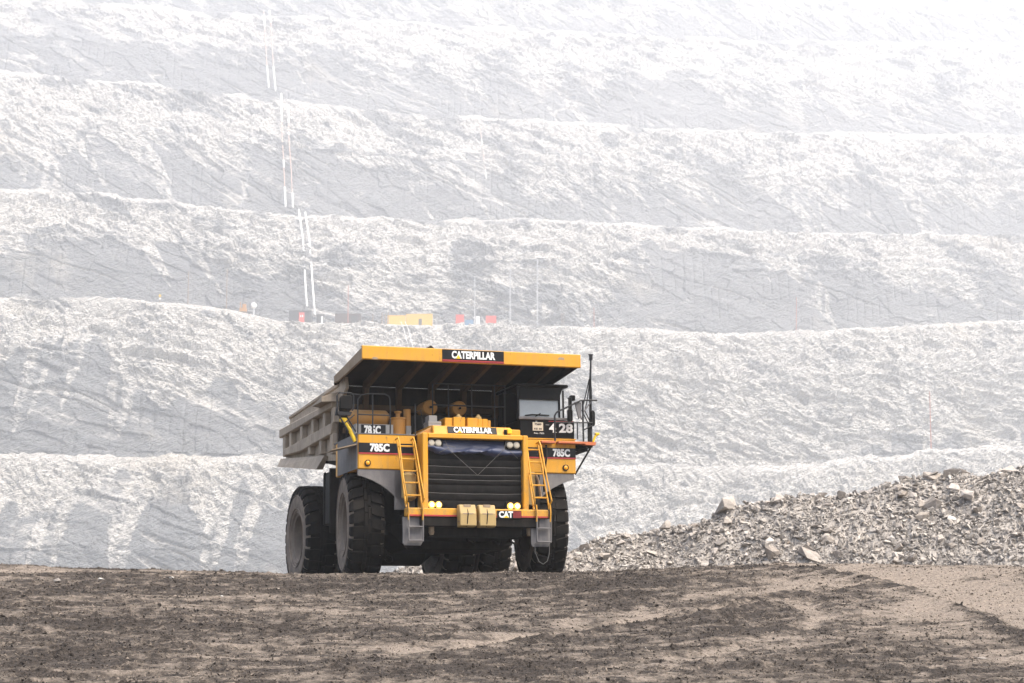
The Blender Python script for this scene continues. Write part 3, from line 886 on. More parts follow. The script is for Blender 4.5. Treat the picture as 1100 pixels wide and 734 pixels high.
# ---------------- running gear and chassis, all in deep shade
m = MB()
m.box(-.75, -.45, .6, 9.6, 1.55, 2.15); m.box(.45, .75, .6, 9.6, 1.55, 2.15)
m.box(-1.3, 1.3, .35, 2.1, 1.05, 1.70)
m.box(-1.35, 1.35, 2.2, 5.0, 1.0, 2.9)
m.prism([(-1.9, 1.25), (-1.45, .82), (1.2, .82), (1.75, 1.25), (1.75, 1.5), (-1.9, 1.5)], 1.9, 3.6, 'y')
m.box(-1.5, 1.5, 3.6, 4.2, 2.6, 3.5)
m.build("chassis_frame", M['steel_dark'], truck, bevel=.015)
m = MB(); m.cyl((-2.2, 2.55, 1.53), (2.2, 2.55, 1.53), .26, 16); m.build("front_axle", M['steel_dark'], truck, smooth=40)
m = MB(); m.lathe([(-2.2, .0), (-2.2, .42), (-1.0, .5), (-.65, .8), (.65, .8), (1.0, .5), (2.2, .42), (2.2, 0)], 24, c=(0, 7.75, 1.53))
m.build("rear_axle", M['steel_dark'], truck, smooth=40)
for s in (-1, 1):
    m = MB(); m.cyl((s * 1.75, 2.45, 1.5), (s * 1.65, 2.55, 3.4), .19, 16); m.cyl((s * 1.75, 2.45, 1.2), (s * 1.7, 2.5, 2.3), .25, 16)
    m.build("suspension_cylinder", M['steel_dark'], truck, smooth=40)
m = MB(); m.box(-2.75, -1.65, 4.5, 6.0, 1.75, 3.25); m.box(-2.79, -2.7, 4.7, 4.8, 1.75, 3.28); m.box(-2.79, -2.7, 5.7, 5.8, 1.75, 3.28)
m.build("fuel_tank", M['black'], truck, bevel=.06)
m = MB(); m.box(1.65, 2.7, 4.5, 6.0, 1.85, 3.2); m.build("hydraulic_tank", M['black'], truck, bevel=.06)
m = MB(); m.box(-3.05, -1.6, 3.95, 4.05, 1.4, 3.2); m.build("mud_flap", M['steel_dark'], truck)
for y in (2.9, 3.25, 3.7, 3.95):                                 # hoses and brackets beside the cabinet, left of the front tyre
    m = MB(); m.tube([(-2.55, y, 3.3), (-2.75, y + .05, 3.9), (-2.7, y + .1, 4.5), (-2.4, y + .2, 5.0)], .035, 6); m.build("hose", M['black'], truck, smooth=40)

# ---------------- dump body
body = empty("dump_body", (0, 0, 0), (0, 0, 0), truck)
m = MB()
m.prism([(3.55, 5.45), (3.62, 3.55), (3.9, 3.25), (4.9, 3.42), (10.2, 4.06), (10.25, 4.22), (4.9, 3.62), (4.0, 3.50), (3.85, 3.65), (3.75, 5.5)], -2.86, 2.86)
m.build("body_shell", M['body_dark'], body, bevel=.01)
def side_wall(s):
    m = MB()
    m.prism([(3.6, 5.53), (9.62, 5.36), (10.2, 4.1), (4.9, 3.5), (3.9, 3.4)], s * 2.82, s * 2.88)
    m.build("side_plate", M['body'], body, bevel=.01)
    m = MB(); m.prism([(3.68, 5.03), (10.16, 5.03), (10.18, 4.77), (3.72, 4.86)], s * 2.885, s * 3.10)
    m.build("side_rail", M['body'], body, bevel=.02)
    m = MB(); m.prism([(3.66, 4.44), (9.6, 4.36), (9.5, 4.16), (7.5, 4.06), (3.8, 4.14)], s * 2.885, s * 3.08)
    m.build("side_rail", M['body'], body, bevel=.02)
    m = MB(); m.prism([(3.62, 5.56), (9.62, 5.38), (9.62, 5.30), (3.62, 5.45)], s * 2.80, s * 2.93)
    m.build("top_rail", M['body'], body, bevel=.012)
    for y in (9.75, 8.9, 7.5, 6.1, 4.72, 3.72):
        m = MB(); zt = np.interp(y, [3.72, 10.18], [4.86, 4.77]) + .002; zb = np.interp(y, [3.66, 9.6], [4.44, 4.36]) - .002 if y < 9.5 else 4.16
        m.box(s * 2.883 if s > 0 else s * 3.05, s * 3.05 if s > 0 else s * 2.883, y - .13, y + .13, zb, zt); m.build("side_post", M['body'], body, bevel=.015)
    for y in (6.55, 5.2, 3.9):
        m = MB(); m.box(min(s * 2.883, s * 3.04), max(s * 2.883, s * 3.04), y - .14, y + .14, 3.6 + (y - 4) * .10, 4.15); m.build("side_post", M['body'], body, bevel=.015)
    m = MB(); m.hexa([(s * 2.885, 10.38, 4.16), (s * 2.885, 4.85, 3.64), (s * 3.00, 4.85, 3.64), (s * 3.00, 10.38, 4.16)],
                     [(s * 2.96, 10.15, 3.88), (s * 2.96, 5.15, 3.28), (s * 3.16, 5.15, 3.28), (s * 3.16, 10.15, 3.88)])
    m.build("flared_skirt", M['body'], body)
    m = MB(); m.hexa([(s * 2.885, 3.5, 5.02), (s * 2.885, 5.35, 5.06), (s * 2.885, 5.35, 5.16), (s * 2.885, 3.5, 5.30)],
                     [(s * 3.40, 3.55, 5.00), (s * 3.34, 4.9, 5.04), (s * 3.34, 4.9, 5.07), (s * 3.40, 3.55, 5.14)])
    m.build("rock_deflector", M['body'], body)
    m = MB(); m.prism([(2.85, 5.30), (3.42, 5.00), (3.56, 5.00), (3.56, 5.56), (2.95, 5.66)], s * 2.80, s * 2.90)
    m.build("corner_plate", M['body'], body, bevel=.01)
    # canopy cheek: from the lip back to the headboard
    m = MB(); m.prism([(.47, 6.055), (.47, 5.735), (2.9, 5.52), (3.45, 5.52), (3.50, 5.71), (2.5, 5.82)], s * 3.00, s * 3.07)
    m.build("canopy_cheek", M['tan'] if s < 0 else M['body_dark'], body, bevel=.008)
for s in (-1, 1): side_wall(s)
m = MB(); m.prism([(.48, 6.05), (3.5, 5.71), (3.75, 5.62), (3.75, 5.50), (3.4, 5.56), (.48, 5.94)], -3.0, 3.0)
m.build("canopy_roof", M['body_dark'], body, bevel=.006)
m = MB(); m.prism([(.37, 6.07), (.37, 5.735), (.41, 5.71), (.46, 5.735), (.46, 6.05), (.56, 6.075), (.56, 6.085), (.39, 6.085)], -3.09, 3.09)
lip = m.build("canopy_lip", M['yellow'], body, bevel=.008)
m = MB(); m.box(-.88, .86, .355, .372, 5.735, 6.068); plate = m.build("nameplate", M['decal'], body)
m = MB(); m.box(-.88, .86, .350, .356, 5.765, 5.79); m.box(-.88, .86, .350, .356, 5.738, 5.752); m.build("red_stripe", M['red'], body)
lettering("CATERPILLAR", -.62, .61, 5.825, 6.035, .350, M['white'], body, .042)
m = MB(); m.prism([(-.50, 5.825), (-.37, 5.825), (-.435, 5.93)], .337, .349, 'y'); m.build("yellow_triangle", M['bright_yellow'], body)
for x in (-2.2, -1.25, -.3, .65, 1.6, 2.45):
    m = MB(); m.prism([(.6, 5.93), (3.38, 5.57), (3.55, 3.6), (3.40, 3.6), (3.18, 5.36), (.7, 5.80)], x - .07, x + .07)
    m.build("stiffener_rib", M['rib'], body, bevel=.01)
for z in (4.2, 4.85):
    m = MB(); m.box(-2.8, 2.8, 3.36, 3.56, z - .08, z + .08); m.build("stiffener_rib", M['rib'], body, bevel=.01)
m = MB(); m.add([(-1.42, .6, 6.06), (-.96, .58, 6.06), (-1.0, .9, 6.06), (-1.4, .95, 6.05), (-1.25, .65, 6.13), (-1.1, .66, 6.21), (-1.02, .72, 6.15), (-1.12, .85, 6.18)],
      [(0, 1, 6, 5, 4), (1, 2, 6), (2, 7, 6), (2, 3, 7), (3, 4, 7), (3, 0, 4), (4, 5, 7), (5, 6, 7)]); m.build("mud_lump", M['steel_dark'], body)
for (x, z, w_) in ((-2.83, 5.75, .16), (2.42, 5.95, .19)):
    m = MB(); m.prism([(x, z - .03), (x + w_, z - .03), (x + w_, z + .01), (x + w_ * .7, z + .035), (x + w_ * .2, z + .03)], .366, .369, 'y'); m.build("scuff_mark", M['tan'], body)

# ---------------- front end: bumper, grille, hood
m = MB(); m.box(-2.0, 1.95, .0, .24, 1.555, 1.775); bumper = m.build("bumper", M['yellow'], truck, bevel=.02)
m = MB(); m.box(-1.62, 1.70, .03, .5, 1.30, 1.552); m.build("bumper_skirt", M['steel_dark'], bumper, bevel=.02)
m = MB(); m.box(-1.98, 1.93, -.006, .0, 1.56, 1.60); m.build("red_stripe", M['red'], bumper)
for x in (-1.25, 1.48):
    m = MB(); m.cyl((x, .25, 1.32), (x, .25, 1.16), .075, 12); m.cyl((x, .25, 1.17), (x + .01, .25, 1.09), .085, 12, .05); m.build("tow_pin", M['tan'], bumper, smooth=40)
m = MB(); m.box(.49, 1.17, -.022, -.008, 1.53, 1.735); m.build("nameplate", M['decal'], bumper)
for k in range(7):
    m = MB(); m.box(.945 + k * .032, .955 + k * .032 + .004, -.026, -.022, 1.545, 1.72); m.build("red_stripe", M['red'], bumper)
lettering("CAT", .535, .93, 1.545, 1.72, -.024, M['white'], bumper, .05)
m = MB(); m.prism([(.66, 1.545), (.82, 1.545), (.74, 1.61)], -.040, -.031, 'y'); m.build("yellow_triangle", M['bright_yellow'], bumper)
for k, x in enumerate((-.63, -.09)):                              # two wheel chocks strapped over the bumper
    m = MB()
    prof = [(-.30, 1.30), (-.22, 1.27), (-.02, 1.27), (-.02, 1.86), (-.20, 1.86), (-.30, 1.62)]
    m.prism(prof, x, x + .455)
    c = m.build("wheel_chock", M['cream'], bumper, bevel=.018)
    m = MB(); m.box(x + .13, x + .32, -.235, -.10, 1.795, 1.866); m.build("handle_slot", M['tan'], c)
    m = MB(); m.box(x + .08, x + .37, -.305, -.297, 1.60, 1.63); m.build("handle_bar", M['tan'], c)
    m = MB(); m.tube([(x + .22, -.19, 1.82), (x + .22, -.315, 1.62), (x + .20, -.315, 1.40), (x + .19, -.26, 1.27)], .012, 6); m.build("strap", M['black'], c)
    m = MB(); m.box(x - .006, x + .461, -.29, -.04, 1.40, 1.425); m.build("weld_seam", M['tan'], c)

m = MB(); m.box(-1.48, -1.33, .24, .75, 1.777, 3.79); m.box(1.335, 1.48, .24, .75, 1.777, 3.79); m.box(-1.328, 1.333, .24, .75, 3.655, 3.79)
grille = m.build("grille_surround", M['yellow'], truck, bevel=.02)
m = MB(); m.box(-1.327, 1.332, .50, .74, 1.80, 3.654); m.build("radiator_core", M['black'], grille)
# quilted cover: padded rolls, each its own strip with a stitched cord above
rows_ = [1.80, 2.03, 2.22, 2.44, 2.58, 2.72, 2.93, 3.12, 3.36]
for k in range(len(rows_) - 1):
    z0, z1 = rows_[k], rows_[k + 1]
    nx, nz = 40, 6
    P = []
    for j in range(nz + 1):
        t = j / nz
        for i in range(nx + 1):
            x = -1.325 + 2.655 * i / nx
            sag = .003 * math.sin(i * .55 + k * 2.1) + .002 * math.sin(i * 1.7 + k)
            y = .43 - .022 * math.sin(math.pi * t) ** .7 - .010 * math.sin(i * .9 + k * 1.3) * math.sin(math.pi * t)
            P.append((x, y, z0 + (z1 - z0) * t + sag * .7 - (.012 * t * math.sin(math.pi * i / nx))))
    m = MB(); fs = [(j * (nx + 1) + i, j * (nx + 1) + i + 1, (j + 1) * (nx + 1) + i + 1, (j + 1) * (nx + 1) + i) for j in range(nz) for i in range(nx)]
    m.add(P, fs); m.build("cover_strip", M['cover'], grille, smooth=60)
for k in (2, 4, 5, 6, 8):
    m = MB(); m.tube([(-1.32 + 2.65 * i / 12, .405, rows_[k] + .004 * math.sin(i * 1.6 + k) - .015 * math.sin(math.pi * i / 12)) for i in range(13)], .006, 5)
    m.build("cord", M['cord_dim'], grille)
# blue tarpaulin rolled at the top, and its tie lines
nx = 60; P = []
prof = [(.47, 3.62), (.42, 3.56), (.40, 3.48), (.37, 3.42), (.31, 3.375), (.30, 3.33), (.33, 3.29), (.39, 3.27)]
for j, (y, z) in enumerate(prof):
    for i in range(nx + 1):
        t = i / nx; x = -1.37 + 2.74 * t
        wv = .035 * math.sin(t * 9 + j * .5) + .025 * math.sin(t * 23 + j * 1.1) + .012 * math.sin(t * 57 + j * 2)
        k = min(1, j / 3)
        P.append((x, y - .35 * wv * k, z + wv * k * .9 + .05 * (1 - t) * k - .05 * abs(math.sin(t * 3.1)) * k + (.04 * k if t < .1 else 0)))
m = MB(); m.add(P, [(j * (nx + 1) + i, j * (nx + 1) + i + 1, (j + 1) * (nx + 1) + i + 1, (j + 1) * (nx + 1) + i) for j in range(len(prof) - 1) for i in range(nx)])
m.build("tarpaulin", M['tarp'], grille, smooth=70)
for pa in ([(-.84, .30, 3.60), (-.74, .27, 3.36), (.08, .36, 2.70), (.80, .27, 3.40), (.88, .30, 3.62)], [(-.74, .27, 3.40), (-1.0, .33, 3.28)], [(.98, .28, 3.36), (1.22, .36, 3.18)], [(-.9, .30, 3.50), (-.55, .27, 3.42)]):
    m = MB(); m.tube(pa, .0065, 5); m.build("cord", M['cord_dim'], grille)
for z, on in ((3.53, False), (1.89, True)):
    for xs_ in ((-1.21, -1.02), (.99, 1.18)):
        m = MB(); m.box(xs_[0] - .13, xs_[1] + .13, .34, .42, z - .12, z + .12); hb = m.build("headlamp_bezel", M['black'], grille, bevel=.01)
        for x in xs_:
            m = MB(); m.lathe([(.30, .0), (.302, .03), (.306, .056)], 18, 'y', c=(x, 0, z)); m.cur = 1
            m.lathe([(.306, .056), (.315, .085), (.335, .094), (.36, .094)], 18, 'y', c=(x, 0, z))
            m.build("headlamp", [M['lamp_on'], M['lamp_ring']] if on else [M['lamp_off'], M['lamp_off']], hb, smooth=50)
# hood above the grille
m = MB(); m.prism([(.42, 3.792), (.5, 4.02), (.75, 4.05), (2.4, 4.05), (2.4, 3.792)], -1.12, 1.08); m.build("hood", M['yellow'], truck, bevel=.02)
m = MB(); m.prism([(-1.46, 3.792), (-1.122, 3.792), (-1.122, 4.0)], .6, 2.3, 'y'); m.build("hood_side", M['yellow_old'], truck, bevel=.01)
m = MB(); m.box(1.085, 1.40, .62, 2.3, 3.792, 3.99); m.build("hood_side", M['yellow'], truck, bevel=.02)
m = MB(); m.prism([(.420, 3.815), (.407, 3.825), (.467, 4.005), (.48, 4.0)], -.72, .66); np_ = m.build("nameplate", M['decal'], truck)
ol = lettering("CATERPILLAR", -.56, .52, 3.835, 3.995, .398, M['white'], truck, .042)
for v in ol.data.vertices: v.co.y += (v.co.z - 3.83) * .33
m = MB(); m.prism([(-.46, 3.835), (-.34, 3.835), (-.40, 3.90)], .385, .396, 'y'); m.build("yellow_triangle", M['bright_yellow'], truck)
m = MB(); m.box(.94, 1.07, .36, .47, 3.84, 3.97); bcn = m.build("work_lamp", M['bright_yellow'], truck, bevel=.015)
m = MB(); m.box(.86, .94, .40, .44, 3.80, 3.95); m.build("bracket", M['black'], bcn)
for (x0, x1, z1, y0) in ((-.62, -.40, 4.31, 1.0), (-.395, -.06, 4.33, .95), (.0, .30, 4.32, .95), (.302, .44, 4.31, .97), (.446, .60, 4.31, 1.0), (.61, .70, 4.28, 1.05)):
    m = MB(); m.box(x0, x1, y0, y0 + .6, 4.052, z1); m.build("battery_box", M['yellow'], truck, bevel=.015)
for x in (-.22, .34):
    m = MB(); m.lathe([(4.30, .09), (4.36, .09), (4.38, .05), (4.42, .04), (4.43, 0)], 10, 'z', c=(x, 1.05, 0)); m.build("filler_cap", M['cream'], truck, smooth=40)
m = MB(); m.box(-1.10, -.74, .95, 1.4, 4.052, 4.20); m.box(-1.07, -.84, 1.0, 1.35, 4.202, 4.36); m.box(-1.11, -.73, .94, 1.41, 4.14, 4.165); m.build("control_box", M['greybox'], truck, bevel=.01)
for x in (-.55, .30):                                            # air cleaner ends under the canopy
    m = MB(); m.lathe([(2.55, 0), (2.55, .05), (2.57, .06), (2.57, .19), (2.60, .215), (3.2, .215), (3.2, 0)], 28, 'y', c=(x, 0, 4.80))
    ac = m.build("air_cleaner", M['yellow_old'], truck, smooth=35)
    m = MB(); m.cyl((x, 2.50, 4.80), (x, 2.56, 4.80), .035, 8); m.build("wing_nut", M['black'], ac)
m = MB(); m.box(-1.35, 1.35, 2.42, 3.2, 4.05, 4.55); m.build("engine_enclosure", M['black'], truck, bevel=.03)

# ---------------- decks and fenders
def fender(s, x_in, x_out):
    a, b_ = sorted((s * x_in, s * x_out))
    m = MB(); m.box(a, b_, .92, 3.3, 2.86, 3.79); f = m.build("deck_box", M['yellow'], truck, bevel=.025)
    m = MB(); m.box(a + .01, b_ - .01, .905, .918, 3.30, 3.56); m.build("decal_panel", M['decal'], f)
    m = MB(); m.box(a + .01, b_ - .01, .900, .912, 3.262, 3.297); m.build("red_stripe", M['red'], f)
    xl = s * 2.80
    m = MB(); m.cyl((xl, .92, 3.02), (xl, .885, 3.02), .085, 16); tl = m.build("lamp_ring", M['black'], f, smooth=40)
    m = MB(); m.lathe([(.87, 0), (.872, .04), (.885, .058)], 14, 'y', c=(xl, 0, 3.02)); m.build("turn_lamp", M['amber'], tl, smooth=50)
    # grey lower fender with its arch, a curved plate with depth
    m = MB()
    arch = [(s * 3.06, 2.70), (s * 2.86, 2.645), (s * 2.66, 2.57), (s * 2.42, 2.45), (s * 2.22, 2.31), (s * 2.06, 2.17), (s * 1.86, 2.0), (s * 1.86, 2.855), (s * 3.06, 2.855)]
    m.prism(arch, .95, 1.02, 'y'); m.build("fender_plate", M['fender'], f)
    return f
lf = fender(-1, 1.49, 3.06); rf = fender(1, 1.49, 3.11)
lettering("785C", -2.74, -2.20, 3.325, 3.545, .903, M['white'], lf, .05)
lettering("785C", 2.43, 2.93, 3.315, 3.535, .903, M['white'], rf, .05)
m = MB(); m.prism([(.96, 2.87), (3.0, 2.87), (3.0, 3.78), (.96, 3.78)], -3.085, -3.063); m.build("side_panel", M['fender'], lf)
m = MB(); m.hexa([(-3.09, .95, 3.50), (-3.09, 1.9, 3.52), (-3.09, 1.9, 3.56), (-3.09, .95, 3.54)], [(-3.72, 1.15, 3.36), (-3.66, 2.1, 3.38), (-3.66, 2.1, 3.40), (-3.72, 1.15, 3.38)])
m.build("side_flap", M['tan'], lf)
m = MB(); m.tube([(-3.40, 1.2, 4.20), (-3.36, 1.15, 4.12), (-3.24, 1.1, 3.92), (-3.10, 1.05, 3.60)], .055, 8); gh = m.build("grab_handle", M['bright_yellow'], lf, smooth=50)
m = MB(); m.box(-3.48, -3.28, 1.15, 1.27, 4.13, 4.24); m.build("lamp_housing", M['bright_yellow'], gh, bevel=.02)
# deck plates
for (a, b_) in ((-3.07, -1.485), (1.485, 3.12)):
    m = MB(); m.box(a, b_, .915, 3.5, 3.792, 3.82); m.build("deck_plate", M['fender'] if a < 0 else M['yellow'], truck)

# air tanks behind the ladders
m = MB(); m.lathe([(2.02, 0), (2.02, .10), (2.10, .20), (2.70, .20), (2.78, .10), (2.78, 0)], 20, 'z', c=(-1.72, .72, 0)); m.build("air_tank", M['cream'], truck, smooth=40)
m = MB(); m.box(-2.05, -1.49, .95, 1.0, 1.80, 2.85); m.build("ladder_backing", M['fender'], truck)
m = MB(); m.box(1.49, 1.80, .6, .9, 1.95, 2.85); m.build("service_box", M['cream'], truck, bevel=.02)
m = MB(); m.box(1.80, 2.0, .8, .95, 1.8, 2.85); m.build("ladder_backing", M['steel_dark'], truck)
m = MB(); m.tube([(1.80, .55, 2.78), (1.86, .52, 2.6), (1.90, .5, 2.3), (1.92, .5, 2.15)], .035, 7); m.build("hose", M['tan'], truck, smooth=40)
m = MB(); m.tube([(2.22, .85, 3.62), (2.2, .75, 3.35), (2.14, .72, 3.05), (2.12, .8, 2.6), (2.16, .9, 2.35)], .028, 6); m.build("hose", M['black'], truck, smooth=40)

def ladder(xt0, xt1, xb0, xb1):
    """upper yellow ladder leaning on the front, with bowed grab rails"""
    t = empty("ladder", (0, 0, 0), (0, 0, 0), truck)
    zt, zb, yt, yb = 3.64, 1.80, .60, .14
    for (xt, xb, sgn) in ((xt0, xb0, -1), (xt1, xb1, 1)):
        m = MB(); m.tube([(xt, yt, zt - .06), (xb, yb, zb)], .026, 8); m.build("side_rail", M['yellow'], t, smooth=50)
        m = MB(); m.tube([(xt - .05, yt + .02, zt - .02), (xt - .02, yt - .14, zt + .03), (xt, yt - .20, zt - .10), ((xt + xb) / 2 + .02 * sgn, (yt + yb) / 2 - .21, 2.6), (xb + .02 * sgn, yb - .14, 2.02), (xb, yb - .02, 1.9)], .022, 8)
        m.build("grab_rail", M['yellow'], t, smooth=50)
    for z in (3.45, 3.10, 2.78, 2.46, 2.12):
        k = (zt - z) / (zt - zb)
        y = yt + (yb - yt) * k
        m = MB(); m.box(xt0 + (xb0 - xt0) * k, xt1 + (xb1 - xt1) * k, y - .035, y + .05, z - .02, z + .02); m.build("rung", M['yellow'], t, bevel=.006)
    # lower hanging steps below the bumper
    for (x, w_) in ((xb0 + .02, .02), (xb1 - .03, .02)):
        m = MB(); m.tube([(x - .01, -.03, 1.86), (x, -.04, 1.5), (x, -.02, .90)], .022, 6); m.build("step_hanger", M['fender'], t, smooth=50)
        m = MB(); m.tube([(x - .02, -.06, 1.90), (x - .02, -.10, 1.7), (x - .02, -.06, 1.45)], .02, 6); m.build("grab_rail", M['yellow'], t, smooth=50)
    for z in (1.28, .92):
        m = MB(); m.box(xb0 + .02, xb1 - .03, -.06, .06, z - .016, z + .016); m.build("rung", M['fender'], t, bevel=.005)
    m = MB(); m.prism([(xb0 - .10, 1.54), (xb1 + .01, 1.54), (xb1 + .0, .90), (xb1 - .06, .80), (xb0 - .06, .80), (xb0 - .10, .86)], .10, .16, 'y'); m.build("step_plate", M['fender'], t)
    return t
ladder(-2.07, -1.64, -1.97, -1.53); ladder(1.50, 1.90, 1.58, 2.02)
m = MB(); m.tube([(1.55, .05, .86), (1.57, .03, .62), (1.66, .02, .40), (1.78, .02, .33), (1.90, .02, .42), (1.96, .03, .62), (1.98, .05, .86)], .010, 6); m.build("chain_loop", M['cord_dim'], truck, smooth=60)
m = MB(); m.tube([(-2.0, 2.1, .86), (-2.0, 2.1, .55)], .03, 6); m.tube([(-2.0, 2.1, .62), (-1.92, 2.1, .66), (-1.82, 2.1, .60), (-1.80, 2.1, .52), (-1.88, 2.1, .50), (-1.98, 2.1, .54)], .03, 6); m.build("tow_hook", M['black'], truck, smooth=60)
for x in (-.2, .5, 1.0):
    m = MB(); m.tube([(x, .6, 1.35), (x + .15, .9, 1.0), (x + .5, 1.4, .95), (x + .7, 1.8, 1.1)], .03, 6); m.build("hose", M['steel_dark'], truck, smooth=50)

# ---------------- things standing on the right-hand deck (picture left)
m = MB(); m.lathe([(-3.0, 0), (-3.0, .16), (-2.93, .24), (-1.98, .24), (-1.90, .16), (-1.90, 0)], 22, 'x', c=(0, 2.1, 4.36)); m.build("oil_tank", M['yellow_old'], truck, smooth=40)
m = MB(); m.box(-2.98, -1.92, 1.5, 1.9, 3.822, 4.14); ab = m.build("equipment_cabinet", M['greybox'], truck, bevel=.015)
m = MB(); m.box(-2.82, -2.14, 1.488, 1.499, 3.83, 4.12); m.build("decal_panel", M['decal'], ab)
lettering("785C", -2.74, -2.28, 3.85, 4.10, 1.486, M['white'], ab, .05)
m = MB(); m.lathe([(3.822, 0), (3.822, .20), (4.30, .20), (4.32, .22), (4.36, .22), (4.36, .06), (4.48, .06), (4.50, .1), (4.54, .1), (4.56, 0)], 20, 'z', c=(-1.72, 1.75, 0)); m.build("grease_canister", M['yellow_old'], truck, smooth=40)
m = MB(); m.cyl((-1.42, 1.9, 3.822), (-1.42, 1.9, 4.62), .10, 14); m.build("filter_canister", M['yellow_old'], truck, smooth=40)
m = MB(); m.box(-1.5, -1.36, 1.7, 1.78, 3.822, 4.15); m.build("valve_block", M['greybox'], truck, bevel=.01)
m = MB()
rail(m, [(-3.05, .98, 3.82), (-3.05, .98, 4.72), (-2.95, .98, 4.84), (-2.75, .98, 4.885), (-2.30, .98, 4.885), (-2.19, .98, 4.84), (-2.155, .98, 4.74), (-2.155, .98, 3.82)])
m.build("handrail", M['rail'], truck, smooth=50)
m = MB(); rail(m, [(-2.64, .98, 4.88), (-2.64, .98, 3.82)]); rail(m, [(-3.05, .98, 4.32), (-2.155, .98, 4.32)]); rail(m, [(-3.0, .98, 4.84), (-3.25, .98, 4.86)]); m.build("handrail", M['rail'], truck, smooth=50)
m = MB(); rail(m, [(-1.46, .98, 3.8), (-1.46, .98, 4.66)], .018); rail(m, [(-1.46, .98, 4.42), (-1.30, 1.0, 4.5), (-1.22, 1.1, 4.2), (-1.2, 1.1, 4.0)], .012); m.build("handrail", M['rail'], truck, smooth=50)
mr_ = empty("mirror", (0, 0, 0), (0, 0, 0), truck)
m = MB(); m.tube([(-3.64, .82, 4.30), (-3.66, .82, 4.78), (-3.60, .82, 4.86), (-3.27, .82, 4.86), (-3.21, .82, 4.78), (-3.21, .82, 4.45), (-3.25, .82, 4.39)], .022, 6); m.build("mirror_bracket", M['rail'], mr_, smooth=50)
m = MB(); m.prism([(-3.58, 4.42), (-3.27, 4.42), (-3.24, 4.48), (-3.25, 4.76), (-3.31, 4.81), (-3.52, 4.79), (-3.59, 4.72)], .80, .88, 'y'); m.build("mirror_head", M['black'], mr_, bevel=.02)
m = MB(); m.prism([(-3.70, 4.26), (-3.28, 4.26), (-3.24, 4.36), (-3.62, 4.37), (-3.66, 4.48)], .84, .92, 'y'); m.build("mirror_arm", M['rail'], mr_, bevel=.01)
m = MB(); rail(m, [(-3.62, .85, 4.3), (-3.3, 1.0, 3.85)], .022); rail(m, [(-3.4, .9, 4.28), (-3.10, 1.0, 3.86)], .022); rail(m, [(-3.45, .9, 4.05), (-3.15, .95, 4.30)], .018); m.build("mirror_stay", M['rail'], mr_, smooth=50)

# centre handrail over the hood
for x in (-.81, -.36, .31, .97, 1.27):
    m = MB(); rail(m, [(x, 1.5, 4.05), (x, 1.5, 5.30)], .019); m.build("handrail_post", M['rail'], truck, smooth=50)
for z in (5.31, 4.72):
    m = MB(); rail(m, [(-.72 if z > 5 else -.81, 1.5, z), (1.29, 1.5, z)], .022); m.build("handrail", M['galv'] if False else M['rail'], truck, smooth=50)

# ---------------- operator's cab
cab = empty("cab", (0, 0, 0), (0, 0, 0), truck)
m = MB(); m.box(1.60, 3.20, 1.22, 3.0, 3.822, 4.36); m.build("cab_base", M['cab_black'], cab, bevel=.02)
m = MB(); m.box(1.52, 3.02, 1.15, 3.05, 5.27, 5.36); m.build("cab_roof", M['cab_black'], cab, bevel=.03)
m = MB(); m.box(1.60, 3.03, 2.6, 3.0, 4.362, 5.268); m.build("cab_rear", M['cab_black'], cab)
for (x0, x1, y0, y1) in ((1.52, 1.585, 1.18, 1.30), (2.74, 2.79, 1.20, 1.28), (3.0, 3.06, 1.62, 1.72), (1.54, 1.60, 2.5, 2.6)):
    m = MB(); m.box(x0, x1, y0, y1, 4.362, 5.268); m.build("cab_pillar", M['cab_black'], cab, bevel=.01)
m = MB(); m.prism([(1.56, 4.362), (2.98, 4.362), (2.98, 4.43), (1.56, 4.44)], 1.17, 1.24, 'y'); m.build("window_sill", M['fender'], cab, bevel=.01)
m = MB(); m.add([(1.587, 1.235, 4.44), (2.738, 1.235, 4.44), (2.738, 1.27, 5.266), (1.587, 1.27, 5.266), (1.587, 1.25, 4.44), (2.738, 1.25, 4.44), (2.738, 1.285, 5.266), (1.587, 1.285, 5.266)],
      [(0, 1, 2, 3), (7, 6, 5, 4), (0, 4, 5, 1), (3, 2, 6, 7), (0, 3, 7, 4), (1, 5, 6, 2)]); m.build("windscreen", M['glass'], cab)
m = MB(); m.prism([(1.587, 4.92), (2.73, 4.92), (2.86, 5.266), (1.587, 5.266)], 1.185, 1.222, 'y'); m.build("canopy_reflection", M['cab_black'], cab, bevel=.006)  # dark strip added for the canopy mirrored in the upper windscreen
m = MB(); m.hexa([(2.79, 1.235, 4.432), (3.0, 1.62, 4.432), (2.995, 1.63, 4.432), (2.785, 1.245, 4.432)], [(2.79, 1.25, 5.266), (3.0, 1.62, 5.266), (2.995, 1.63, 5.266), (2.785, 1.26, 5.266)]); m.build("quarter_window", M['glass_pale'], cab)
m = MB(); m.box(3.02, 3.035, 1.72, 2.6, 4.44, 5.266); m.build("door_window", M['glass'], cab)
m = MB(); m.tube([(1.75, 1.21, 4.47), (1.95, 1.20, 4.50), (2.45, 1.20, 4.49)], .018, 6); m.tube([(2.05, 1.21, 4.45), (2.20, 1.20, 4.54)], .014, 5); m.build("wiper", M['cab_black'], cab, smooth=50)
m = MB(); m.box(1.97, 2.27, 1.205, 1.219, 4.06, 4.29); pl = m.build("number_plate", M['chalk'], cab)
for (tx, a, b_, z0, z1) in (("7589", 2.02, 2.22, 4.205, 4.265), ("KE 30", 2.01, 2.23, 4.085, 4.135)):
    lettering(tx, a, b_, z0, z1, 1.203, M['black'], pl, .02)
lettering("No 785", 2.01, 2.30, 3.97, 4.01, 1.217, M['white'], cab, .0)
lettering("4", 2.45, 2.65, 4.02, 4.28, 1.217, M['white'], cab, .04)
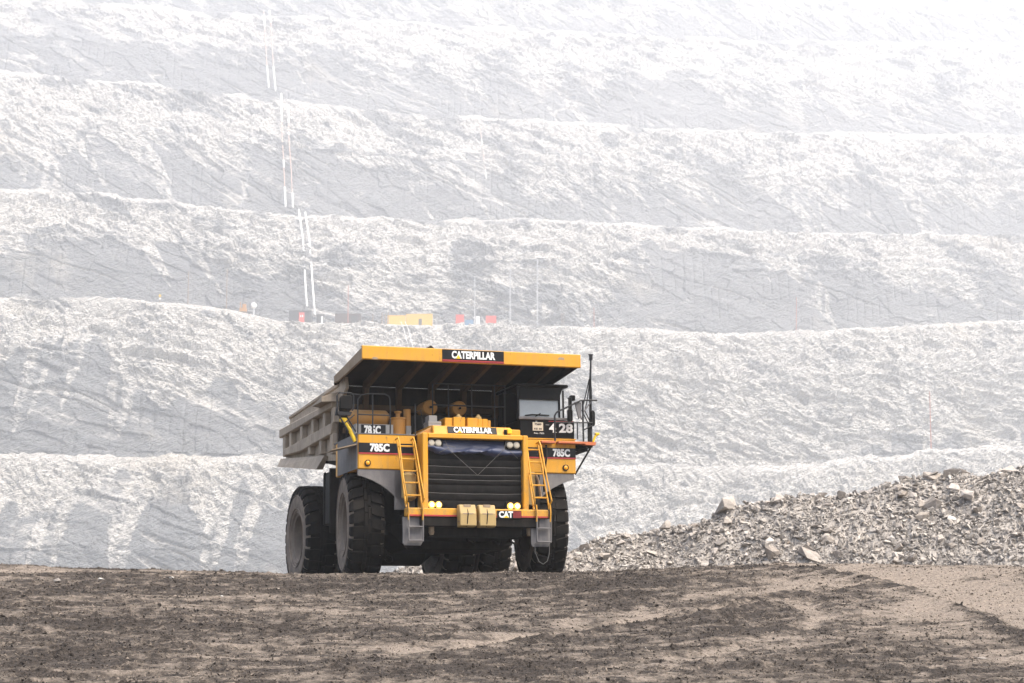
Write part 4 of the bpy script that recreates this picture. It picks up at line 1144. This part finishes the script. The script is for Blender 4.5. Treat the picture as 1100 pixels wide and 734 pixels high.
lettering("28", 2.74, 3.15, 4.02, 4.28, 1.217, M['white'], cab, .04)
m = MB(); m.box(2.55, 2.66, 1.206, 1.2105, 4.018, 4.036); m.build("serif", M['white'], cab)
m = MB(); m.box(2.44, 3.16, 1.211, 1.218, 4.32, 4.345); m.build("red_stripe", M['red'], cab)
m = MB(); m.box(2.05, 2.1, 1.2, 1.22, 4.3, 4.33); m.box(2.35, 2.45, 1.2, 1.22, 4.22, 4.235); m.build("bolt_plate", M['greybox'], cab)
m = MB(); m.box(3.03, 3.10, 1.1, 1.25, 4.35, 5.0); m.build("grab_rail", M['cab_black'], cab, bevel=.02)
lm = MB(); lm.box(3.10, 3.24, 1.2, 1.35, 4.93, 5.08); lm.box(3.03, 3.12, 1.25, 1.3, 4.97, 5.02); lm.build("work_lamp", M['cab_black'], cab, bevel=.02)

# ---------------- left-hand platform (picture right): red edged walkway, rails, mirrors and mast
pf = empty("walkway", (0, 0, 0), (0, 0, 0), truck)
m = MB(); m.box(2.02, 2.44, .68, .90, 3.66, 3.725); m.box(2.52, 3.30, .68, .90, 3.66, 3.725); m.build("edge_strip", M['orange_edge'], pf, bevel=.01)
m = MB(); m.hexa([(3.302, .68, 3.64), (3.62, .72, 3.64), (3.62, .95, 3.64), (3.302, .90, 3.64)], [(3.302, .68, 3.725), (3.64, .72, 3.725), (3.64, .95, 3.725), (3.302, .90, 3.725)]); m.build("edge_strip", M['orange_edge'], pf)
m = MB(); m.box(3.125, 3.62, .92, 2.6, 3.60, 3.72); m.box(3.115, 3.50, 1.0, 2.0, 3.50, 3.598); m.build("walkway_plate", M['black'], pf, bevel=.01)
m = MB(); m.tube([(3.58, 1.0, 3.60), (3.13, 1.05, 2.86)], .028, 6); m.tube([(3.40, 1.0, 3.55), (3.14, 1.0, 3.42)], .05, 6); m.build("walkway_stay", M['steel_dark'], pf)
m = MB(); rail(m, [(2.44, .74, 3.72), (2.44, .74, 4.42), (2.50, .74, 4.52), (3.20, .74, 4.86), (3.32, .74, 4.88), (3.70, .76, 4.89)], .026); m.build("handrail", M['rail'], pf, smooth=50)
m = MB(); rail(m, [(2.44, .74, 4.24), (3.55, .74, 4.26)], .02); rail(m, [(3.28, .76, 3.72), (3.28, .76, 4.86)], .026); rail(m, [(3.10, .74, 3.8), (3.10, .74, 4.25)], .016); rail(m, [(3.28, .76, 4.05), (3.58, .8, 4.2)], .02); m.build("handrail", M['rail'], pf, smooth=50)
m = MB(); rail(m, [(3.30, .78, 4.55), (3.55, .80, 4.86)], .02); rail(m, [(3.12, .78, 4.80), (3.25, .8, 4.35)], .02); m.prism([(3.05, 4.82), (3.24, 4.82), (3.22, 4.40), (3.16, 4.36)], .76, .82, 'y'); m.build("mirror_bracket", M['fender'], pf)
for (x0, x1, z0, z1, y) in ((2.93, 3.06, 4.30, 4.66, .95), (3.54, 3.66, 4.18, 4.62, .8)):
    m = MB(); m.prism([(x0 + .02, z0), (x1 - .03, z0), (x1, z0 + .06), (x1, z1 - .06), (x1 - .03, z1), (x0 + .02, z1), (x0, z1 - .05), (x0, z0 + .05)], y, y + .14, 'y'); m.build("mirror_head", M['black'], pf, bevel=.02)
ms = empty("antenna_mast", (0, 0, 0), (0, 0, 0), truck)
m = MB(); m.tube([(3.55, .9, 3.72), (3.56, .9, 4.4), (3.57, .9, 5.45), (3.60, .9, 6.05)], [.05, .045, .035, .024], 8); m.build("mast_tube", M['rail'], ms, smooth=50)
m = MB(); m.cyl((3.60, .9, 6.04), (3.60, .9, 6.17), .05, 10); m.box(3.54, 3.66, .87, .93, 6.17, 6.20); m.box(3.57, 3.58, .86, .94, 6.02, 6.18); m.build("antenna_head", M['rail'], ms)
m = MB()
for dx, ph in ((-.05, 0), (-.10, 1), (.03, 2)):
    m.tube([(3.56 + dx * .3, .88, 5.5), (3.55 + dx, .86, 5.2), (3.53 + dx * 1.6, .86, 4.9), (3.46 + dx * 1.8, .84, 4.6), (3.55 + dx * .5, .86, 4.3 - .1 * ph)], .016, 5)
m.build("cable", M['black'], ms, smooth=50)
m = MB(); m.box(3.46, 3.54, .84, .9, 3.74, 4.3); m.box(3.60, 3.64, .85, .9, 4.3, 4.36); m.build("mast_clamp", M['black'], ms)
m = MB(); m.box(3.66, 3.78, .80, .90, 3.94, 4.0); m.tube([(3.60, .85, 3.74), (3.66, .85, 3.90), (3.74, .85, 3.96)], .035, 6); m.build("side_lamp", M['bright_yellow'], pf, bevel=.01)

# ================================================================== FAR THINGS ON THE BENCHES
def bench_pt(i, px, back=3.0, dz=0.0):
    """a spot on the flat of bench i, behind its edge, in the direction of a photo column"""
    D = BENCHES[i]['D']
    for _ in range(8):
        X = across(px, D); y, z, _p = bench_line(BENCHES[i], np.array([X])); D = float(y[0]) + back
    return Vector((across(px, D), D, float(z[0]) + dz))

def far_box(i, px0, px1, row_top, row_base, depth, back=3.0):
    p = bench_pt(i, (px0 + px1) / 2, back); k = p.y / FPX
    return p, (px1 - px0) * k, (row_base - row_top) * k, depth

def container(i, px0, px1, rt, rb, dep, mat_, name, label, cat, group=None, roof=True, yaw=0.0, extra=None, back=3.0):
    p, W, H, D_ = far_box(i, px0, px1, rt, rb, dep, back)
    t = empty(name, (p.x, p.y, p.z - 3.0), (0, 0, yaw))
    tag(t, label, cat, group)
    H2 = H + 4.6
    m = MB(); m.box(-W / 2, W / 2, 0, D_, 0, H2)
    n = max(2, int(W / 0.6))
    for k in range(n + 1):
        x = -W / 2 + .05 + (W - .1) * k / n
        m.box(x - .05, x + .05, -.05, 0.0, .05, H2 - .05)
    m.build("wall", mat_, t)
    if roof:
        m = MB(); m.box(-W / 2 - .12, W / 2 + .12, -.15, D_ + .12, H2, H2 + .14); m.build("roof", mat_, t)
    if extra: extra(t, W, H2)
    return t
def door(col):
    def f(t, W, H):
        m = MB(); m.box(W * .12, W * .38, -.12, -.055, 0.1, H * .88); m.build("door", col, t)
    return f
def white_sign(t, W, H):
    m = MB(); m.box(-W * .05, W * .20, -.20, -.06, .2, H * .9); d = m.build("door", M['cont_red'], t)
    m = MB(); m.box(.0, W * .05, -.23, -.20, H * .62, H * .75); m.box(W * .09, W * .14, -.23, -.20, H * .62, H * .75); m.build("notice", M['white'], d)
container(1, 415, 434.5, 340.5, 349, 2.5, M['cont_yellow'], "container", "left, lower one of the two orange-yellow containers on the bench above the truck", "container", "orange-yellow containers on the bench", yaw=.05)
container(1, 435, 463.5, 339, 349.5, 2.5, M['cont_yellow'], "container", "right, longer one of the two orange-yellow containers, with a dark door", "container", "orange-yellow containers on the bench", extra=lambda t, W, H: (MB().box(-W * .02, W * .10, -.12, -.055, 0.1, H * .7).build("door", M['shed_grey'], t)), yaw=-.05)
container(1, 489, 498, 341.5, 351.5, 2.2, M['cont_red'], "kiosk", "left of two red kiosks on the bench, beside a blue bin", "kiosk", "red kiosks on the bench")
container(1, 521.5, 533, 342, 351, 2.2, M['cont_red'], "kiosk", "right of two red kiosks on the bench, standing alone", "kiosk", "red kiosks on the bench")
container(1, 499, 508, 346, 350.5, 1.5, M['cont_blue'], "bin", "low blue bin between the red kiosks", "bin", roof=False)
container(1, 511, 515, 342.5, 351, 1.0, M['white'], "cabinet", "narrow white cabinet right of the blue bin", "cabinet")
container(1, 308, 332, 334, 345.5, 5, M['shed_grey'], "shed", "grey shed with a red door at the foot of the white pipes", "shed", extra=white_sign, back=6)
container(1, 358, 386, 336, 346, 5, M['shed_brown'], "shed", "brown shed on the bench between the white pipes and the orange containers", "shed", extra=door(M['shed_grey']), back=6)
container(1, 338, 346, 338, 346, 2, M['shed_grey'], "shed", "small dark hut right at the foot of the right-hand white pipe", "shed", extra=door(M['white']), back=4)

def pole(i, px, rt, rb, r, mat_, label, back=2.0, lean=0.0, group="thin poles along the benches", head=None):
    p = bench_pt(i, px, back); H = (rb - rt) * p.y / FPX
    t = empty("pole", (p.x, p.y, p.z - .8)); tag(t, label, "pole", group)
    m = MB(); r *= K; m.tube([(0, 0, 0), (lean * H, 0, H + .8)], [r, r * .7], 6); m.build("shaft", mat_, t)
    if head == 'lattice':
        m = MB()
        for s in (-1, 1): m.tube([(s * .5, .0, 0), (s * .32, 0, H + .8)], .10, 4)
        nn = int(H / 1.3)
        for k in range(nn):
            z = .8 + H * k / nn; m.tube([(-.45 if k % 2 else .45, 0, z), (.45 if k % 2 else -.45, 0, z + H / nn)], .06, 4)
        m.build("lattice", mat_, t)
    elif head == 'arm':
        m = MB(); m.tube([(-.7, 0, H * .93 + .8), (.7, 0, H * .93 + .8)], .08, 4); m.build("cross_arm", mat_, t)
    return t
pole(1, 198, 286, 322, .11, M['wood'], "brownish pole left of the pair standing left of the white tank", head='arm')
pole(1, 240, 280, 325, .11, M['wood'], "brownish pole nearest the white tank on its left", head='arm')
pole(1, 372, 302, 345, .10, M['pole_pink'], "thin pinkish pole standing in front of the brown shed")
pole(1, 509.5, 297, 351, .12, M['galv'], "slim pale pole between the two red kiosks", head='arm')
pole(1, 548, 284, 347, .08, M['galv'], "pale lattice mast nearest the right-hand red kiosk", head='lattice')
pole(1, 577.5, 274, 348, .08, M['galv'], "pale lattice mast second to the right of the red kiosks", head='lattice')
pole(1, 858, 320, 358, .10, M['pole_pink'], "leaning red pole alone on the bench far right of the truck", lean=.03)
pole(0, 1001, 345, 410, .12, M['pole_pink'], "pinkish pole farthest right, rising above the bench edge", back=4)
pole(1, 639, 335, 357, .10, M['pole_pink'], "short pinkish pole above the truck's antenna mast")
pole(2, 253, 172, 214, .08, M['galv'], "thin white rod leaning on the third bench left of the pipes", lean=.22)
for k, px in enumerate((399, 409, 412.5, 416)):
    pole(1, px, 336 - k % 2 * 2, 348, .12, M['wood'], "short dark post in the cluster left of the orange containers", group="short posts left of the orange containers")
# wooden frame
p = bench_pt(1, 605, 2); t = empty("timber_frame", (p.x, p.y, p.z - .6)); tag(t, "open timber frame standing on the bench above the truck's right end", "frame")
Hf = 15 * p.y / FPX
for x in (-1.0, .05, 1.0):
    m = MB(); m.box(x - .09, x + .09, -.09, .09, 0, Hf + .6); m.build("post", M['wood'], t)
for z in (Hf * .45, Hf * .95 + .3):
    m = MB(); m.box(-1.15, 1.15, -.20, -.092, z - .08, z + .08); m.build("beam", M['wood'], t)
# white ball tank on legs with the small orange machine
p = bench_pt(1, 269.5, 3); t = empty("ball_tank", (p.x, p.y, p.z - .5)); t.scale = (2.5, 2.5, 2.5); tag(t, "white round tank standing on the bench edge left of the grey shed", "tank")
m = MB(); m.lathe([(-.86 + .0, 0)] + [(-.86 * math.cos(a), .86 * math.sin(a)) for a in np.linspace(.15, 3.0, 10)] + [(.86, 0)], 18, 'z', c=(0, 0, 2.9)); m.build("tank_shell", M['white'], t, smooth=60)
m = MB(); m.cyl((0, 0, 0), (0, 0, 2.1), .25, 8); m.box(-1.6, .3, -.2, .2, 1.4, 1.6); m.build("stand", M['galv'], t)
p = bench_pt(1, 258, 3); t = empty("drill_rig", (p.x, p.y, p.z - .3)); t.scale = (2.5, 2.5, 2.5); tag(t, "small orange-brown machine beside the white round tank", "drill rig")
m = MB(); m.box(-1.0, .9, 0, 1.6, .5, 1.5); m.build("deck", M['yellow_old'], t)
m = MB(); m.box(-.2, .8, .1, 1.2, 1.502, 2.6); m.build("cab", M['yellow_old'], t)
m = MB(); m.box(-1.05, .95, -.1, .3, 0, .49); m.box(-1.05, .95, 1.3, 1.7, 0, .49); m.build("track", M['shed_brown'], t)
m = MB(); m.box(-.9, -.7, .4, .6, 1.502, 3.2); m.build("mast", M['yellow_old'], t)
p = bench_pt(1, 167.5, 1.5); t = empty("sign_post", (p.x, p.y, p.z - .5)); t.scale = (2.5, 2.5, 2.5); tag(t, "small yellow sign on a post at the bench edge far left", "sign")
m = MB(); m.box(-.08, .08, -.05, .05, 0, 2.4); m.build("post", M['wood'], t)
m = MB(); m.prism([(-.42, 2.0), (0, 1.55), (.42, 2.0), (0, 2.6)], -.12, -.052, 'y'); m.build("sign_board", M['bright_yellow'], t)
m = MB(); m.box(-.3, .3, -.12, -.052, 1.0, 1.45); m.build("sign_board", M['white'], t)

# pipes down the benches
def face_pt(i, px, row):
    """on the face of bench i along the sight line of a photo point (nominal surface)"""
    b = BENCHES[i]; best = None
    for s in np.linspace(0, 1, 60):
        D = b['D'] - 2
        for _ in range(6):
            X = across(px, D); y, z, _p = bench_line(b, np.array([X])); H = float(z[0]) - ((bench_line(BENCHES[i - 1], np.array([X]))[1][0] - 2.5) if i else PIT_FLOOR)
            run = np.interp(s, [0, .34, .90, 1], [0, .34 * .95, .34 * .95 + .56 * .36, .34 * .95 + .56 * .36 + .11])
            D = float(y[0]) - run * H
        zz = float(z[0]) - s * H
        e = abs(ROW0 - (zz - CZ) / D * FPX - row)
        if best is None or e < best[0]: best = (e, X, D, zz)
    return Vector(best[1:])
def pipe(i, pts, sections, label, r=.42):
    """pts: photo points down the face; sections: (from, to, lagged?) along the run"""
    w3 = [face_pt(i, *p) + Vector((0, -7.5, 3.0)) for p in pts]
    L = [0]
    for a, b_ in zip(w3[:-1], w3[1:]): L.append(L[-1] + (b_ - a).length)
    def at(t):
        d = t * L[-1]
        for k in range(len(w3) - 1):
            if d <= L[k + 1] + 1e-6: return w3[k].lerp(w3[k + 1], (d - L[k]) / max(L[k + 1] - L[k], 1e-6))
        return w3[-1]
    t = empty("water_pipe", w3[-1]); tag(t, label, "pipe", "pipes running down the benches")
    for (a, b_, lag) in sections:
        n = max(2, int((b_ - a) * L[-1] / (1.1 if lag else 6)))
        path = [at(a + (b_ - a) * k / n) - w3[-1] for k in range(n + 1)]
        r_ = r * 1.7; rad = [r_ * (1.0 + (.28 if k % 3 == 1 else 0)) if lag else r_ * .5 for k in range(n + 1)]
        m = MB(); m.tube(path, rad, 8); m.build("lagged_section" if lag else "bare_section", M['pipe_white'] if lag else M['pipe_rust'], t, smooth=50)
    for k in range(1, 4):
        q = at(k / 4) - w3[-1]
        m = MB(); m.box(q.x - .6, q.x + .6, q.y, q.y + 2.8, q.z - .15, q.z + .15); m.build("bracket", M['galv'], t)
    return t
pipe(4, [(276, 2), (277, 15), (281, 70), (283, 91)], [(0, .08, False), (.08, .26, True), (.26, .78, False), (.78, 1, True)], "left pipe of the pair on the highest bench, white lagged at both ends", .55)
pipe(4, [(282, 0), (284, 15), (288, 70), (290.5, 93)], [(0, .18, True), (.18, .76, False), (.76, 1, True)], "right pipe of the pair on the highest bench, white lagged at both ends", .55)
pipe(3, [(297, 97), (298, 135), (301, 180), (303.5, 224)], [(0, .32, True), (.32, .66, False), (.66, .72, True), (.72, .86, False), (.86, 1, True)], "left pipe of the pair in the middle bench, rust pink below white lagging", .5)
pipe(3, [(305, 110), (306, 148), (309, 180), (311.5, 224)], [(0, .22, True), (.22, .34, False), (.34, .38, True), (.38, .88, False), (.88, 1, True)], "right pipe of the pair in the middle bench, rust pink with short white collars", .5)
pipe(2, [(318, 228), (323, 262), (327, 320), (328.5, 333)], [(0, 1, True)], "left white lagged pipe descending to the grey shed", .42)
pipe(2, [(325, 230), (330, 262), (335, 320), (337, 343)], [(0, 1, True)], "right white lagged pipe ending at the small dark hut", .42)
pipe(1, [(430, 352), (433, 360), (440, 385)], [(0, 1, True)], "left thin white pipe just above the truck's canopy", .11)
pipe(1, [(434.5, 352), (438, 360), (445, 385)], [(0, 1, True)], "right thin white pipe just above the truck's canopy", .11)
pipe(3, [(515, 133), (517, 150), (522, 193)], [(0, .3, False), (.3, .42, True), (.42, .85, False), (.85, 1, True)], "lone thin pipe hanging down the bench right of centre", .3)

# ------------------------------------------------------------------ haze: dusty air filling the pit
m = MB(); m.box(-1750, 1750, -650, 4150, PIT_FLOOR - 1.0, HAZE_TOP)
hz = m.build("haze", [])
hm = bpy.data.materials.new("dusty_air"); hm.use_nodes = True
t = hm.node_tree; t.nodes.clear()
pv = t.nodes.new("ShaderNodeVolumePrincipled"); mo = t.nodes.new("ShaderNodeOutputMaterial")
pv.inputs["Color"].default_value = (0.955, 0.976, 0.995, 1)
pv.inputs["Density"].default_value = HAZE_DENSITY
pv.inputs["Density Attribute"].default_value = ""
pv.inputs["Color Attribute"].default_value = ""
pv.inputs["Temperature Attribute"].default_value = ""
pv.inputs["Anisotropy"].default_value = HAZE_G
t.links.new(pv.outputs[0], mo.inputs["Volume"])
hz.data.materials.append(hm)
tag(hz, kind='stuff')
